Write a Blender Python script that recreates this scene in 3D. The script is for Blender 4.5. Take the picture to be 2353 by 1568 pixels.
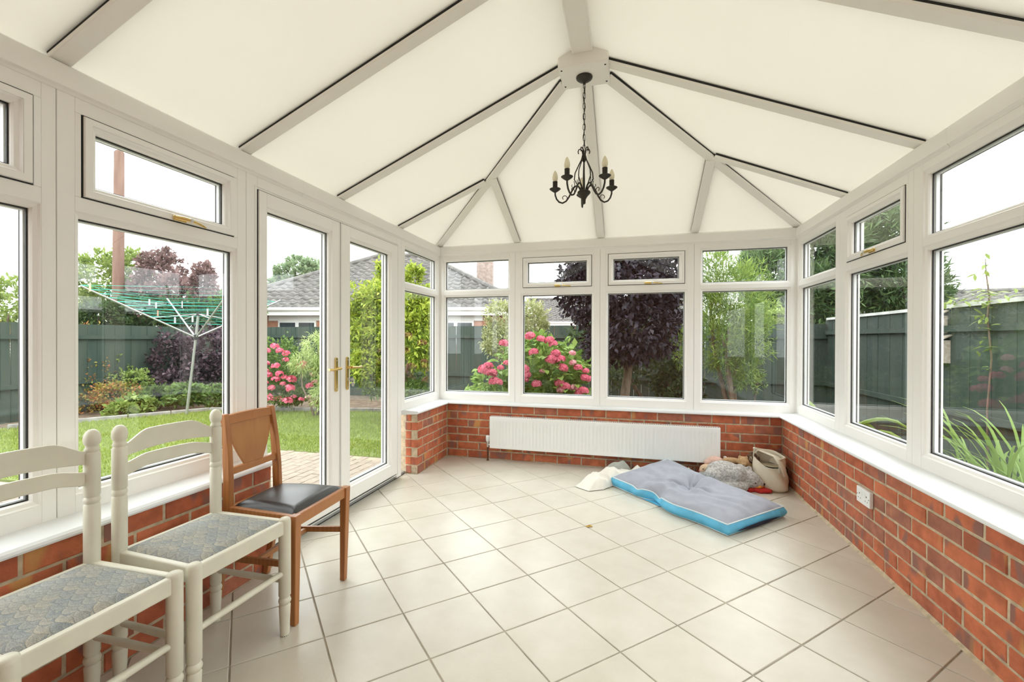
import bpy, bmesh, math, random
import numpy as np
from mathutils import Vector, Matrix
for o in list(bpy.data.objects): bpy.data.objects.remove(o)
scene = bpy.context.scene
COL = scene.collection
PI = math.pi
R = math.radians
RNG = np.random.default_rng(7)
random.seed(7)

# ---------------------------------------------------------------- camera
FPX, YAW, PITCH, ROLL, CAMH = 1011.33, R(14.875), R(-.246), R(.153), 1.18
IW, IH = 2353, 1568
_fw = np.array([-math.sin(YAW)*math.cos(PITCH), math.cos(YAW)*math.cos(PITCH), math.sin(PITCH)])
_rt = np.array([math.cos(YAW), math.sin(YAW), 0.]); _up = np.cross(_rt, _fw)
_r2 = _rt*math.cos(ROLL)+_up*math.sin(ROLL); _u2 = -_rt*math.sin(ROLL)+_up*math.cos(ROLL)
CAM = np.array([0, 0, CAMH])
def at(u, v, D):                      # photo pixel + distance along the view axis -> point
    return CAM+(_fw+_r2*(u-IW/2)/FPX-_u2*(v-IH/2)/FPX)*D
cd = bpy.data.cameras.new('camera'); cam = bpy.data.objects.new('camera', cd); COL.objects.link(cam)
cd.sensor_fit = 'HORIZONTAL'; cd.sensor_width = 36; cd.lens = FPX/IW*36; cd.clip_end = 300; cd.clip_start = .02
cam.matrix_world = Matrix(((_r2[0], _u2[0], -_fw[0], 0), (_r2[1], _u2[1], -_fw[1], 0), (_r2[2], _u2[2], -_fw[2], CAMH), (0, 0, 0, 1)))
scene.camera = cam
# ---------------------------------------------------------------- overcast sky, exposure
w = bpy.data.worlds.new('sky'); scene.world = w; w.use_nodes = True
nt = w.node_tree; bg = nt.nodes['Background']
tc = nt.nodes.new('ShaderNodeTexCoord'); sx = nt.nodes.new('ShaderNodeSeparateXYZ'); mr = nt.nodes.new('ShaderNodeMapRange')
nt.links.new(tc.outputs['Generated'], sx.inputs[0]); nt.links.new(sx.outputs['Z'], mr.inputs['Value'])
mr.inputs['From Min'].default_value = 0; mr.inputs['From Max'].default_value = 1
mr.inputs['To Min'].default_value = 1.7; mr.inputs['To Max'].default_value = 2.5
bg.inputs['Color'].default_value = (.965, .985, 1, 1); nt.links.new(mr.outputs[0], bg.inputs['Strength'])
scene.view_settings.view_transform = 'Standard'; scene.view_settings.look = 'None'
scene.view_settings.gamma = 1; scene.view_settings.use_curve_mapping = False
scene.view_settings.exposure = 1.22

# ---------------------------------------------------------------- materials
MATS = {}
def nodes(name):
    m = bpy.data.materials.new(name); m.use_nodes = True; MATS[name] = m
    nt = m.node_tree; return m, nt, nt.nodes['Principled BSDF']
def nd(nt, t, ins=None, **kw):
    n = nt.nodes.new('ShaderNode'+t)
    for k, v in kw.items(): setattr(n, k, v)
    for k, v in (ins or {}).items():
        if hasattr(v, 'is_output') or isinstance(v, bpy.types.NodeSocket): nt.links.new(v, n.inputs[k])
        else: n.inputs[k].default_value = v
    return n
def c4(c): return (c[0], c[1], c[2], 1)
def mth(nt, op, a, b=0., c=0.): return nd(nt, 'Math', {0: a, 1: b, 2: c}, operation=op).outputs[0]
def mix(nt, fac, a, b):
    n = nd(nt, 'Mix', data_type='RGBA')
    for k, v in ((0, fac), (6, a), (7, b)):
        if isinstance(v, bpy.types.NodeSocket): nt.links.new(v, n.inputs[k])
        else: n.inputs[k].default_value = v if k == 0 else c4(v)
    return n.outputs[2]
def coord(nt, kind='Object', rnd=False, scale=None):
    o = nd(nt, 'TexCoord').outputs[kind]
    if rnd:
        r = nd(nt, 'ObjectInfo').outputs['Random']
        cx = nd(nt, 'CombineXYZ', {0: mth(nt, 'MULTIPLY', r, 91.), 1: mth(nt, 'MULTIPLY', r, 47.), 2: mth(nt, 'MULTIPLY', r, 23.)}).outputs[0]
        o = nd(nt, 'VectorMath', {0: o, 1: cx}, operation='ADD').outputs[0]
    if scale: o = nd(nt, 'VectorMath', {0: o, 1: scale}, operation='MULTIPLY').outputs[0]
    return o
def noise(nt, v, s, d=3., rough=.5): return nd(nt, 'TexNoise', {'Vector': v, 'Scale': s, 'Detail': d, 'Roughness': rough}).outputs[0]
def ramp(nt, f, stops):
    n = nd(nt, 'ValToRGB', {0: f}); e = n.color_ramp.elements
    while len(e) < len(stops): e.new(.5)
    for x, (p, c) in zip(e, stops): x.position = p; x.color = c4(c)
    return n.outputs[0]
def bump(nt, p, h, s=.2, d=.002):
    b = nd(nt, 'Bump', {'Height': h, 'Strength': s, 'Distance': d}); nt.links.new(b.outputs[0], p.inputs['Normal'])
def mat(name, col, rough=.5, metal=0., var=0., vs=20., bmp=0., bs=60., col2=None, spec=.5, rnd=False, stretch=None):
    m, nt, p = nodes(name)
    p.inputs['Roughness'].default_value = rough; p.inputs['Metallic'].default_value = metal; p.inputs['Specular IOR Level'].default_value = spec
    p.inputs['Base Color'].default_value = c4(col)
    if var or col2 or bmp: v = coord(nt, rnd=rnd, scale=stretch)
    if var or col2:
        f = noise(nt, v, vs)
        f = ramp(nt, f, [(.35, (0, 0, 0)), (.65, (1, 1, 1))])
        a = col; b = col2 or tuple(min(1, x*(1+var)) for x in col)
        if not col2: a = tuple(x*(1-var) for x in col)
        nt.links.new(mix(nt, f, a, b), p.inputs['Base Color'])
    if bmp: bump(nt, p, noise(nt, v, bs, 4.), bmp)
    return m
def leafmat(name, c1, c2, trans=.35, c3=None):
    m, nt, p = nodes(name)
    r = nd(nt, 'NewGeometry').outputs['Random Per Island']
    st = [(0, c1), (1, c2)] if not c3 else [(0, c1), (.55, c2), (.9, c3)]
    col = ramp(nt, r, st)
    nt.links.new(col, p.inputs['Base Color']); p.inputs['Roughness'].default_value = .5; p.inputs['Specular IOR Level'].default_value = .3
    t = nd(nt, 'BsdfTranslucent'); nt.links.new(col, t.inputs[0])
    mx = nd(nt, 'MixShader', {0: trans, 1: p.outputs[0], 2: t.outputs[0]})
    nt.links.new(mx.outputs[0], nt.nodes['Material Output'].inputs[0]); return m
def glassmat(name, tint, f0):
    m, nt, p = nodes(name); nt.nodes.remove(p)
    g = nd(nt, 'NewGeometry')
    d = nd(nt, 'VectorMath', {0: g.outputs['Incoming'], 1: g.outputs['Normal']}, operation='DOT_PRODUCT').outputs['Value']
    k = mth(nt, 'POWER', mth(nt, 'SUBTRACT', 1., mth(nt, 'ABSOLUTE', d)), 5.)
    F = mth(nt, 'ADD', mth(nt, 'MULTIPLY', k, 1-f0), f0)
    t = nd(nt, 'BsdfTransparent', {0: c4(tint)}); gl = nd(nt, 'BsdfGlossy', {'Color': (1, 1, 1, 1), 'Roughness': .0})
    mx = nd(nt, 'MixShader', {0: F, 1: t.outputs[0], 2: gl.outputs[0]})
    nt.links.new(mx.outputs[0], nt.nodes['Material Output'].inputs[0]); return m
mat('upvc', (.90, .89, .86), .32, spec=.45)
mat('upvc_sill', (.80, .82, .83), .25)
mat('gasket', (.012, .012, .012), .5)
mat('spacer', (.75, .77, .78), .35)
glassmat('glass', (.975, .99, .98), .036)
mat('rafter', (.91, .90, .85), .4)
mat('mortar', (.50, .41, .28), .9, var=.18, vs=30, bmp=.5, bs=120)
mat('grout', (.42, .38, .31), .9, var=.2, vs=8)
mat('plaster', (.82, .80, .74), .8)
mat('brass', (.72, .53, .20), .22, 1.)
mat('steel', (.62, .62, .6), .3, 1.)
mat('black_iron', (.035, .032, .024), .5, .3)
mat('bulb', (.86, .82, .62), .2)
mat('rad_white', (.84, .85, .83), .3)
mat('rad_dark', (.06, .05, .05), .7)
mat('plastic_white', (.85, .86, .85), .3)
mat('slot_dark', (.05, .05, .05), .6)
mat('pipe_brown', (.10, .035, .012), .4)
mat('chair_cream', (.72, .70, .58), .38, var=.05, vs=9)
mat('vinyl', (.018, .017, .017), .32, bmp=.12, bs=300, spec=.6)
mat('bed_grey', (.33, .345, .40), .85, var=.06, vs=15, bmp=.25, bs=25)
mat('bed_blue', (.10, .43, .66), .55, var=.1, vs=12, bmp=.25, bs=30)
mat('bed_piping', (.62, .72, .74), .6)
mat('bed_zip', (.01, .012, .03), .8)
mat('cream_cloth', (.76, .73, .66), .9, var=.05, vs=10, bmp=.3, bs=45)
mat('grey_cloth', (.42, .43, .39), .9, var=.1, vs=12, bmp=.3, bs=45)
mat('spot_cloth', (.74, .68, .55), .9, bmp=.3, bs=40)
mat('canvas', (.66, .60, .48), .9, var=.05, vs=10, bmp=.3, bs=220)
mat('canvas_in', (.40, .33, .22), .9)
mat('plush_grey', (.30, .28, .26), .95, col2=(.56, .54, .52), vs=75, bmp=1., bs=150)
mat('plush_tan', (.42, .26, .13), .95, col2=(.55, .37, .20), vs=60, bmp=.8, bs=150)
mat('plush_beige', (.66, .46, .30), .95, col2=(.76, .57, .40), vs=60, bmp=.8, bs=150)
mat('plush_pink', (.72, .46, .38), .95, col2=(.80, .56, .47), vs=60, bmp=.8, bs=150)
mat('plush_dark', (.035, .02, .015), .95, col2=(.20, .11, .06), vs=50, bmp=.8, bs=150)
mat('orange_cloth', (.83, .39, .07), .85, bmp=.3)
mat('red_cloth', (.50, .025, .02), .85, bmp=.3)
mat('black_object', (.02, .015, .014), .6)
mat('nose_pink', (.6, .3, .24), .6)
mat('leaf_dry', (.45, .27, .05), .8, var=.4, vs=80)
mat('alloy_grey', (.42, .43, .42), .45, .6)
# outside
mat('soil', (.085, .06, .04), .95, col2=(.17, .13, .085), vs=9, bmp=1., bs=30)
mat('lawn_soil', (.11, .145, .035), .95, col2=(.16, .20, .05), vs=3)
mat('paver', (.21, .165, .125), .85, col2=(.27, .22, .17), vs=14, bmp=.4, bs=80, rnd=True)
mat('edging_stone', (.26, .25, .23), .9, var=.2, vs=8, bmp=.4)
mat('sand', (.30, .25, .17), .95)
mat('fence_dark', (.022, .042, .032), .85, col2=(.042, .058, .042), vs=7, bmp=.5, bs=40, rnd=True, stretch=(1, 1, .12))
mat('fence_cap', (.52, .53, .50), .7, var=.15, vs=6)
mat('bark', (.12, .085, .06), .95, col2=(.20, .15, .11), vs=25, bmp=1., bs=50, stretch=(1, 1, .3))
mat('pole_wood', (.145, .08, .06), .9, col2=(.20, .12, .09), vs=10, bmp=.4, bs=30, stretch=(1, 1, .1))
mat('roof_tile', (.085, .08, .075), .85, col2=(.155, .145, .135), vs=5, bmp=.4, bs=30)
mat('house_brick', (.36, .16, .10), .9, col2=(.46, .24, .16), vs=9, bmp=.4, bs=30)
mat('chimney_brick', (.26, .19, .16), .9, col2=(.36, .29, .26), vs=9)
mat('house_white', (.78, .78, .76), .6)
mat('house_glass', (.05, .06, .07), .08)
mat('line_green', (.03, .42, .33), .5)
mat('peg_white', (.80, .82, .84), .5)
mat('peg_yellow', (.72, .74, .32), .5)
mat('peg_red', (.72, .26, .16), .5)
mat('birdbox_wood', (.40, .33, .25), .85, col2=(.55, .50, .42), vs=30, bmp=.4)
mat('flower_core', (.60, .12, .18), .7)
leafmat('lf_light', (.17, .26, .05), (.34, .42, .12))
leafmat('lf_mid', (.07, .13, .03), (.19, .28, .07))
leafmat('lf_dark', (.025, .05, .02), (.08, .13, .04))
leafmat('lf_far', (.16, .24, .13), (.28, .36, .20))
leafmat('lf_copper', (.13, .075, .075), (.30, .19, .18))
leafmat('lf_purple_shaded', (.010, .008, .012), (.042, .032, .046), .15)  # purple leaves, colour taken down further for the backlit shade
leafmat('lf_purpleshrub', (.03, .018, .025), (.13, .08, .10), .25)
leafmat('lf_gold', (.20, .30, .03), (.52, .58, .085), .4)
leafmat('lf_varieg', (.26, .30, .08), (.58, .58, .34))
leafmat('lf_orange', (.16, .20, .04), (.38, .30, .07), .35, (.48, .16, .06))
leafmat('lf_hyd', (.12, .23, .04), (.32, .45, .12))
leafmat('lf_conif', (.045, .09, .035), (.15, .235, .085), .25)
leafmat('lf_bright', (.10, .19, .03), (.29, .385, .08))
leafmat('lf_feather', (.26, .36, .10), (.52, .60, .25))
leafmat('lf_grass', (.17, .235, .045), (.33, .40, .09))
leafmat('lf_strap', (.10, .20, .03), (.28, .40, .10))
leafmat('fl_pink', (.62, .07, .15), (.86, .27, .36), .3)
leafmat('fl_pale', (.72, .28, .33), (.88, .52, .54), .3)

def roofmat():
    m, nt, p = nodes('polycarbonate')
    v = coord(nt)
    col = mix(nt, noise(nt, v, 1.3, 4.), (.52, .50, .45), (.55, .535, .49))
    t = nd(nt, 'BsdfTranslucent'); nt.links.new(col, t.inputs[0])
    p.inputs['Base Color'].default_value = (.88, .855, .78, 1); p.inputs['Roughness'].default_value = .45; p.inputs['Specular IOR Level'].default_value = .15
    mx = nd(nt, 'MixShader', {0: .66, 1: p.outputs[0], 2: t.outputs[0]})
    nt.links.new(mx.outputs[0], nt.nodes['Material Output'].inputs[0])
roofmat()
def brickmat():
    m, nt, p = nodes('brick')
    r = nd(nt, 'ObjectInfo').outputs['Random']
    v = coord(nt, rnd=True)
    base = ramp(nt, r, [(0, (.50, .135, .058)), (.3, (.55, .165, .075)), (.6, (.46, .12, .055)), (.85, (.44, .145, .08)), (1, (.36, .14, .09))])
    n1 = ramp(nt, noise(nt, v, 14., 4.), [(.35, (.75, .75, .75)), (.7, (1.18, 1.18, 1.18))])
    base = nd(nt, 'Mix', {0: 1., 6: base, 7: n1}, data_type='RGBA', blend_type='MULTIPLY').outputs[2]
    vb = nd(nt, 'VectorMath', {0: v, 1: (1, 1, .45)}, operation='MULTIPLY').outputs[0]
    f2 = ramp(nt, noise(nt, vb, 11., 1.), [(.60, (0, 0, 0)), (.66, (1, 1, 1))])
    base = mix(nt, f2, base, (.27, .125, .095))
    v2 = nd(nt, 'VectorMath', {0: vb, 1: (31., 7., 3.)}, operation='ADD').outputs[0]
    f3 = ramp(nt, noise(nt, v2, 8., 1.), [(.665, (0, 0, 0)), (.73, (.85, .85, .85))])
    base = mix(nt, f3, base, (.56, .29, .095))
    nt.links.new(base, p.inputs['Base Color']); p.inputs['Roughness'].default_value = .85
    bump(nt, p, noise(nt, v, 70., 5., .6), .6, .004)
brickmat()
def tilemat():
    m, nt, p = nodes('tile')
    r = nd(nt, 'ObjectInfo').outputs['Random']; v = coord(nt, 'Object')
    f = ramp(nt, noise(nt, v, 5., 6., .6), [(.3, (0, 0, 0)), (.7, (1, 1, 1))])
    a = mix(nt, f, (.585, .55, .46), (.655, .62, .535))
    a = nd(nt, 'Mix', {0: .5, 6: a, 7: ramp(nt, r, [(0, (.93, .93, .93)), (1, (1.03, 1.03, 1.02))])}, data_type='RGBA', blend_type='MULTIPLY').outputs[2]
    nt.links.new(a, p.inputs['Base Color']); p.inputs['Roughness'].default_value = .27; p.inputs['Specular IOR Level'].default_value = .5
    bump(nt, p, noise(nt, v, 34., 5., .6), .18, .003)
tilemat()
def woodmat(name, a, b, c, sx=(1, 1, 1)):
    m, nt, p = nodes(name)
    v = coord(nt, scale=sx)
    n = noise(nt, v, 16., 4.)
    wv = nd(nt, 'TexWave', {'Vector': v, 'Scale': 14., 'Distortion': 3., 'Detail': 2., 'Detail Scale': 1.}).outputs[0]
    col = mix(nt, mth(nt, 'MULTIPLY', wv, .55), mix(nt, n, a, b), c)
    nt.links.new(col, p.inputs['Base Color']); p.inputs['Roughness'].default_value = .36
woodmat('oak', (.37, .145, .042), (.48, .20, .062), (.30, .11, .035), (1, 2.2, .35))
woodmat('oak_splat', (.42, .18, .055), (.50, .235, .08), (.36, .15, .045), (1, 2.5, .25))
def fabricmat():
    m, nt, p = nodes('scallop_fabric')
    o = nd(nt, 'TexCoord').outputs['Object']
    nv = nd(nt, 'TexNoise', {'Vector': o, 'Scale': 14., 'Detail': 1.}).outputs['Color']
    nv = nd(nt, 'VectorMath', {0: nv, 1: (.026, .016, 0)}, operation='MULTIPLY').outputs[0]
    o2 = nd(nt, 'VectorMath', {0: o, 1: nv}, operation='ADD').outputs[0]
    s = nd(nt, 'SeparateXYZ', {0: o2})
    v = mth(nt, 'ADD', mth(nt, 'MULTIPLY', s.outputs[1], 44.), 100.); u = mth(nt, 'ADD', mth(nt, 'MULTIPLY', s.outputs[0], 21.), 100.)
    row = mth(nt, 'FLOOR', v); fv = mth(nt, 'FRACT', v)
    u2 = mth(nt, 'ADD', u, mth(nt, 'MULTIPLY', mth(nt, 'MODULO', row, 2.), .5))
    fu = mth(nt, 'SUBTRACT', mth(nt, 'FRACT', u2), .5)
    # arc boundary: cells below the arc belong to this scale
    arc = mth(nt, 'ADD', mth(nt, 'MULTIPLY', mth(nt, 'MULTIPLY', fu, fu), 3.2), .08)
    t = mth(nt, 'SUBTRACT', fv, arc)
    up = mth(nt, 'GREATER_THAN', t, 0.)
    g = mth(nt, 'FRACT', mth(nt, 'ADD', t, 1.))
    rings = mth(nt, 'FRACT', mth(nt, 'MULTIPLY', g, 3.))
    cellid = nd(nt, 'TexWhiteNoise', {'Vector': nd(nt, 'CombineXYZ', {0: mth(nt, 'FLOOR', u2), 1: mth(nt, 'ADD', row, up), 2: 0.}).outputs[0]}).outputs['Value']
    base = ramp(nt, cellid, [(0, (.33, .36, .37)), (.35, (.38, .39, .375)), (.65, (.45, .435, .385)), (1, (.36, .38, .385))])
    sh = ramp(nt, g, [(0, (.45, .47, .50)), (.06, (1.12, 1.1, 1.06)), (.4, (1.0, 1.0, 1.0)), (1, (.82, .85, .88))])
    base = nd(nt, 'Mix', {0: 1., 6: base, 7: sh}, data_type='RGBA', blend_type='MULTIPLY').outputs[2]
    sp = ramp(nt, noise(nt, o, 420., 2.), [(.3, (.68, .70, .72)), (.7, (1.22, 1.2, 1.15))])
    base = nd(nt, 'Mix', {0: 1., 6: base, 7: sp}, data_type='RGBA', blend_type='MULTIPLY').outputs[2]
    nt.links.new(base, p.inputs['Base Color']); p.inputs['Roughness'].default_value = .95; p.inputs['Specular IOR Level'].default_value = .15
fabricmat()

# ---------------------------------------------------------------- geometry helpers
OFF = {}
class MB:
    def __init__(s): s.v = []; s.f = []
    def add(s, vs, fs):
        b = len(s.v); s.v += [tuple(map(float, p)) for p in vs]; s.f += [tuple(i+b for i in f) for f in fs]; return s
    def box(s, a, b, P=None):
        xs = [(x, y, z) for x in (a[0], b[0]) for y in (a[1], b[1]) for z in (a[2], b[2])]
        if P: xs = [P(*q) for q in xs]
        return s.add(xs, [(0, 1, 3, 2), (4, 6, 7, 5), (0, 4, 5, 1), (2, 3, 7, 6), (0, 2, 6, 4), (1, 5, 7, 3)])
    def bar(s, p0, p1, wd, th, up=(0, 0, 1), off=0., taper=1.):      # oriented box p0->p1; section hangs from off to off+th along up
        p0 = Vector(p0); p1 = Vector(p1); t = (p1-p0).normalized(); sd = t.cross(Vector(up)).normalized(); u = sd.cross(t)
        vs = []
        for p, k in ((p0, 1.), (p1, taper)):
            for a, b in ((-1, 0), (1, 0), (1, 1), (-1, 1)): vs.append(p+sd*(a*wd/2*k)+u*(off+b*th*(k if off else 1)))
        return s.add(vs, [(0, 1, 2, 3), (7, 6, 5, 4), (0, 4, 5, 1), (1, 5, 6, 2), (2, 6, 7, 3), (3, 7, 4, 0)])
    def tube(s, path, r, n=8, closed=False, flat=1., cap=True):
        P = [Vector(p) for p in path]; m = len(P); rs = r if hasattr(r, '__len__') else [r]*m
        T = []
        for i in range(m):
            a = P[(i-1) % m] if (closed or i > 0) else P[i]; b = P[(i+1) % m] if (closed or i < m-1) else P[i]
            T.append((b-a).normalized() if (b-a).length > 1e-9 else Vector((0, 0, 1)))
        u = T[0].orthogonal().normalized() if abs(T[0].z) > .9 else T[0].cross(Vector((0, 0, 1))).normalized()
        vs = []
        for i in range(m):
            u = (u-T[i]*u.dot(T[i])).normalized(); w_ = T[i].cross(u)
            for k in range(n):
                a = 2*PI*k/n; vs.append(P[i]+u*(math.cos(a)*rs[i])+w_*(math.sin(a)*rs[i]*flat))
        fs = []
        for i in range(m if closed else m-1):
            j = (i+1) % m
            for k in range(n): fs.append((i*n+k, i*n+(k+1) % n, j*n+(k+1) % n, j*n+k))
        if cap and not closed: fs += [tuple(range(n))[::-1], tuple((m-1)*n+k for k in range(n))]
        return s.add(vs, fs)
    def lathe(s, prof, c=(0, 0, 0), n=16, tilt=None):
        vs = []
        for r, z in prof:
            for k in range(n):
                a = 2*PI*k/n; q = Vector((max(r, 1e-5)*math.cos(a), max(r, 1e-5)*math.sin(a), z))
                if tilt: q = tilt @ q
                vs.append((c[0]+q[0], c[1]+q[1], c[2]+q[2]))
        m = len(prof); fs = []
        for i in range(m-1):
            for k in range(n): fs.append((i*n+k, i*n+(k+1) % n, (i+1)*n+(k+1) % n, (i+1)*n+k))
        fs += [tuple(range(n))[::-1], tuple((m-1)*n+k for k in range(n))]
        return s.add(vs, fs)
    def prism(s, poly, ext):                # poly: 3D points; ext: extrusion vector
        n = len(poly); e = Vector(ext); vs = [Vector(p) for p in poly]+[Vector(p)+e for p in poly]
        return s.add(vs, [tuple(range(n))[::-1], tuple(range(n, 2*n))]+[(i, (i+1) % n, n+(i+1) % n, n+i) for i in range(n)])
    def ring(s, a0, a1, z0, z1, prof, P):    # mitred picture frame round an opening; prof: closed loop of (outset, depth)
        vs = []
        for wo, d in prof:
            for a, z in ((a0-wo, z0-wo), (a1+wo, z0-wo), (a1+wo, z1+wo), (a0-wo, z1+wo)): vs.append(P(a, z, d))
        m = len(prof); fs = []
        for i in range(m):
            j = (i+1) % m
            for k in range(4): fs.append((i*4+k, i*4+(k+1) % 4, j*4+(k+1) % 4, j*4+k))
        return s.add(vs, fs)
    def grid(s, fn, nu, nv, wrap=False):
        vs = [fn(i/(nu if wrap else nu-1), j/(nv-1)) for i in range(nu) for j in range(nv)]
        fs = [(i*nv+j, ((i+1) % nu)*nv+j, ((i+1) % nu)*nv+j+1, i*nv+j+1) for i in range(nu if wrap else nu-1) for j in range(nv-1)]
        return s.add(vs, fs)
    def ball(s, c, r, n=12, rot=None):
        r = r if hasattr(r, '__len__') else (r, r, r); vs = []; m = max(6, n//2+2)
        for i in range(m):
            th = PI*i/(m-1)
            for k in range(n):
                q = Vector((max(math.sin(th), 1e-4)*math.cos(2*PI*k/n)*r[0], max(math.sin(th), 1e-4)*math.sin(2*PI*k/n)*r[1], math.cos(th)*r[2]))
                if rot: q = rot @ q
                vs.append((c[0]+q[0], c[1]+q[1], c[2]+q[2]))
        fs = [(i*n+k, (i+1)*n+k, (i+1)*n+(k+1) % n, i*n+(k+1) % n) for i in range(m-1) for k in range(n)]
        return s.add(vs, fs)
    def mesh(s, name, m, smooth=False, angle=40):
        me = bpy.data.meshes.new(name); me.from_pydata(s.v, [], s.f)
        bm = bmesh.new(); bm.from_mesh(me); bmesh.ops.recalc_face_normals(bm, faces=bm.faces); bm.to_mesh(me); bm.free()
        me.materials.append(MATS[m])
        if smooth:
            me.polygons.foreach_set('use_smooth', [True]*len(me.polygons)); me.set_sharp_from_angle(angle=R(angle))
        return me
    def build(s, name, m, parent=None, smooth=False, bevel=0., angle=40, segs=2):
        return link(name, s.mesh(name, m, smooth, angle), parent, bevel, segs)
def link(name, me, parent=None, bevel=0., segs=2):
    o = bpy.data.objects.new(name, me); COL.objects.link(o)
    if parent is not None:
        o.parent = parent; L = OFF.get(parent.name)
        if L is not None: o.location = -L
    if bevel:
        b = o.modifiers.new('bevel', 'BEVEL'); b.width = bevel; b.segments = segs; b.limit_method = 'ANGLE'; b.angle_limit = R(35); b.harden_normals = False
    return o
def tag(o, label=None, cat=None, group=None, kind=None):
    for k, v in (('label', label), ('category', cat), ('group', group), ('kind', kind)):
        if v: o[k] = v
    return o
def thing(name, label, cat, loc=(0, 0, 0), rz=0., group=None, kind=None, local=False):
    o = bpy.data.objects.new(name, None); COL.objects.link(o); o.location = loc; o.rotation_euler = (0, 0, rz); o.empty_display_size = .1
    tag(o, label, cat, group, kind)
    if not local: OFF[o.name] = Vector(loc)
    return o
def copy_tree(o, parent=None):
    c = o.copy(); COL.objects.link(c)
    if parent is not None: c.parent = parent
    for ch in list(o.children): copy_tree(ch, c)
    return c
def noise3(p, s=1., seed=0.):
    from mathutils import noise as nz
    return nz.noise(Vector((p[0]*s+seed, p[1]*s+seed*1.7, p[2]*s-seed)))

# ---------------------------------------------------------------- room dimensions
XL, XR, YB, YH = -1.882, 1.364, 4.16, -.55            # glazing planes; house wall behind the viewer
BXL, BXR, BYB = -1.776, 1.243, 4.135                   # brick faces
ZS, ZE = .577, 2.03                                    # sill top / eaves underside
PL = lambda a, z, d: (XL+d, a, z)
PR = lambda a, z, d: (XR-d, a, z)
PB = lambda a, z, d: (a, YB-d, z)
GZ0, GZ1, UZ0, UZ1 = .649, 1.602, 1.677, 1.96          # lower pane, upper pane
FD, BK = .018, -.055

# ---------------------------------------------------------------- floor tiles
fl = MB().box((BXL-.16, YH, -.2), (BXR+.03, BYB+.02, -.004)).build('floor', 'grout'); tag(fl, 'cream ceramic tiled floor laid on the diagonal with grey grout', 'floor', kind='structure')
T0 = np.array([-1.3936, 2.5789]); TA = np.array([.225, .2199]); TB = np.array([.2283, -.2183])
def clip(poly, x0, x1, y0, y1):
    for ax, lim, sg in ((0, x0, 1), (0, x1, -1), (1, y0, 1), (1, y1, -1)):
        out = []
        for i in range(len(poly)):
            p, q = poly[i], poly[(i+1) % len(poly)]; dp = (p[ax]-lim)*sg; dq = (q[ax]-lim)*sg
            if dp >= 0: out.append(p)
            if dp*dq < 0: t = dp/(dp-dq); out.append(tuple(p[k]+(q[k]-p[k])*t for k in range(2)))
        poly = out
        if not poly: return []
    return poly
G = .0095
for i in range(-12, 16):
    for j in range(-12, 22):
        cs = [(i+G, j+G), (i+1-G, j+G), (i+1-G, j+1-G), (i+G, j+1-G)]
        pts = [tuple(T0+a*TA+b*TB) for a, b in cs]
        mb = MB()
        for rc in ((BXL+.002, BXR-.012, YH+.01, BYB-.006), (-1.893, BXL+.002, 1.875, 3.482)):
            pl = clip(pts, *rc)
            if len(pl) < 3: continue
            ar = sum(pl[k][0]*pl[(k+1) % len(pl)][1]-pl[(k+1) % len(pl)][0]*pl[k][1] for k in range(len(pl)))/2
            if abs(ar) < .0006: continue
            cx = sum(p[0] for p in pl)/len(pl); cy = sum(p[1] for p in pl)/len(pl); n = len(pl)
            hz = RNG.uniform(-.0004, .0004)
            vs = [(x, y, -.009) for x, y in pl]+[(x, y, -.0015) for x, y in pl]+[(x+(cx-x)*.012, y+(cy-y)*.012, hz) for x, y in pl]
            fs = [tuple(range(n))[::-1], tuple(range(2*n, 3*n))]+[(r*n+k, r*n+(k+1) % n, (r+1)*n+(k+1) % n, (r+1)*n+k) for r in (0, 1) for k in range(n)]
            mb.add(vs, fs)
        if mb.v: mb.build('floor_tile', 'tile', fl)

# ---------------------------------------------------------------- brick dwarf walls
NC, CH = 7, .0757
BR = {}
def brick_mesh(L, var):
    key = (round(L, 3), var)
    if key in BR: return BR[key]
    h, dpt, c = .0655, .06, .0035; rg = random.Random(hash(key) % 9999)
    vs = []
    for dd, ins in ((dpt, 0), (c, 0), (0, c)):          # back, near-face, face (local: x along, y depth away from face, z up)
        for x, z in ((-L/2+ins, ins), (L/2-ins, ins), (L/2-ins, h-ins), (-L/2+ins, h-ins)):
            j = lambda: rg.uniform(-.0012, .0012)
            vs.append((x+j(), dd+(rg.uniform(-.001, .001) if dd < .01 else 0), z+j()))
    fs = [(0, 1, 2, 3), (8, 9, 10, 11)]+[(r*4+k, r*4+(k+1) % 4, (r+1)*4+(k+1) % 4, (r+1)*4+k) for r in (0, 1) for k in range(4)]
    BR[key] = MB().add(vs, fs).mesh('brick', 'brick'); return BR[key]
def brick_wall(parent, a0, a1, pitch, phase, place):
    for k in range(NC):
        z = k*CH+.004; off = phase+(0 if (NC-1-k) % 2 == 0 else pitch/2)
        n0 = math.floor((a0-off)/pitch)
        for i in range(n0, n0+int((a1-a0)/pitch)+3):
            b0 = max(a0, off+i*pitch+.005); b1 = min(a1, off+(i+1)*pitch-.005)
            if b1-b0 < .025: continue
            L = b1-b0; L = round(L/.005)*.005 if L < pitch-.02 else pitch-.01
            o = link('brick', brick_mesh(L, random.randrange(5)), parent)
            pos, rz = place((b0+b1)/2); o.location = (pos[0], pos[1], z+random.uniform(-.001, .001)); o.rotation_euler = (0, 0, rz)
            fw = Vector((math.sin(rz), -math.cos(rz), 0)); o.location += fw*random.uniform(-.0015, .002)
DW = .533
wl = MB().box((-2.0, YH, -.2), (BXL-.003, 1.868, DW)).box((-2.0, 3.494, -.2), (BXL-.003, YB+.1, DW)).build('wall_left', 'mortar'); tag(wl, 'red brick dwarf wall on the door side, beneath the sill', 'wall', kind='structure')
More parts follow.
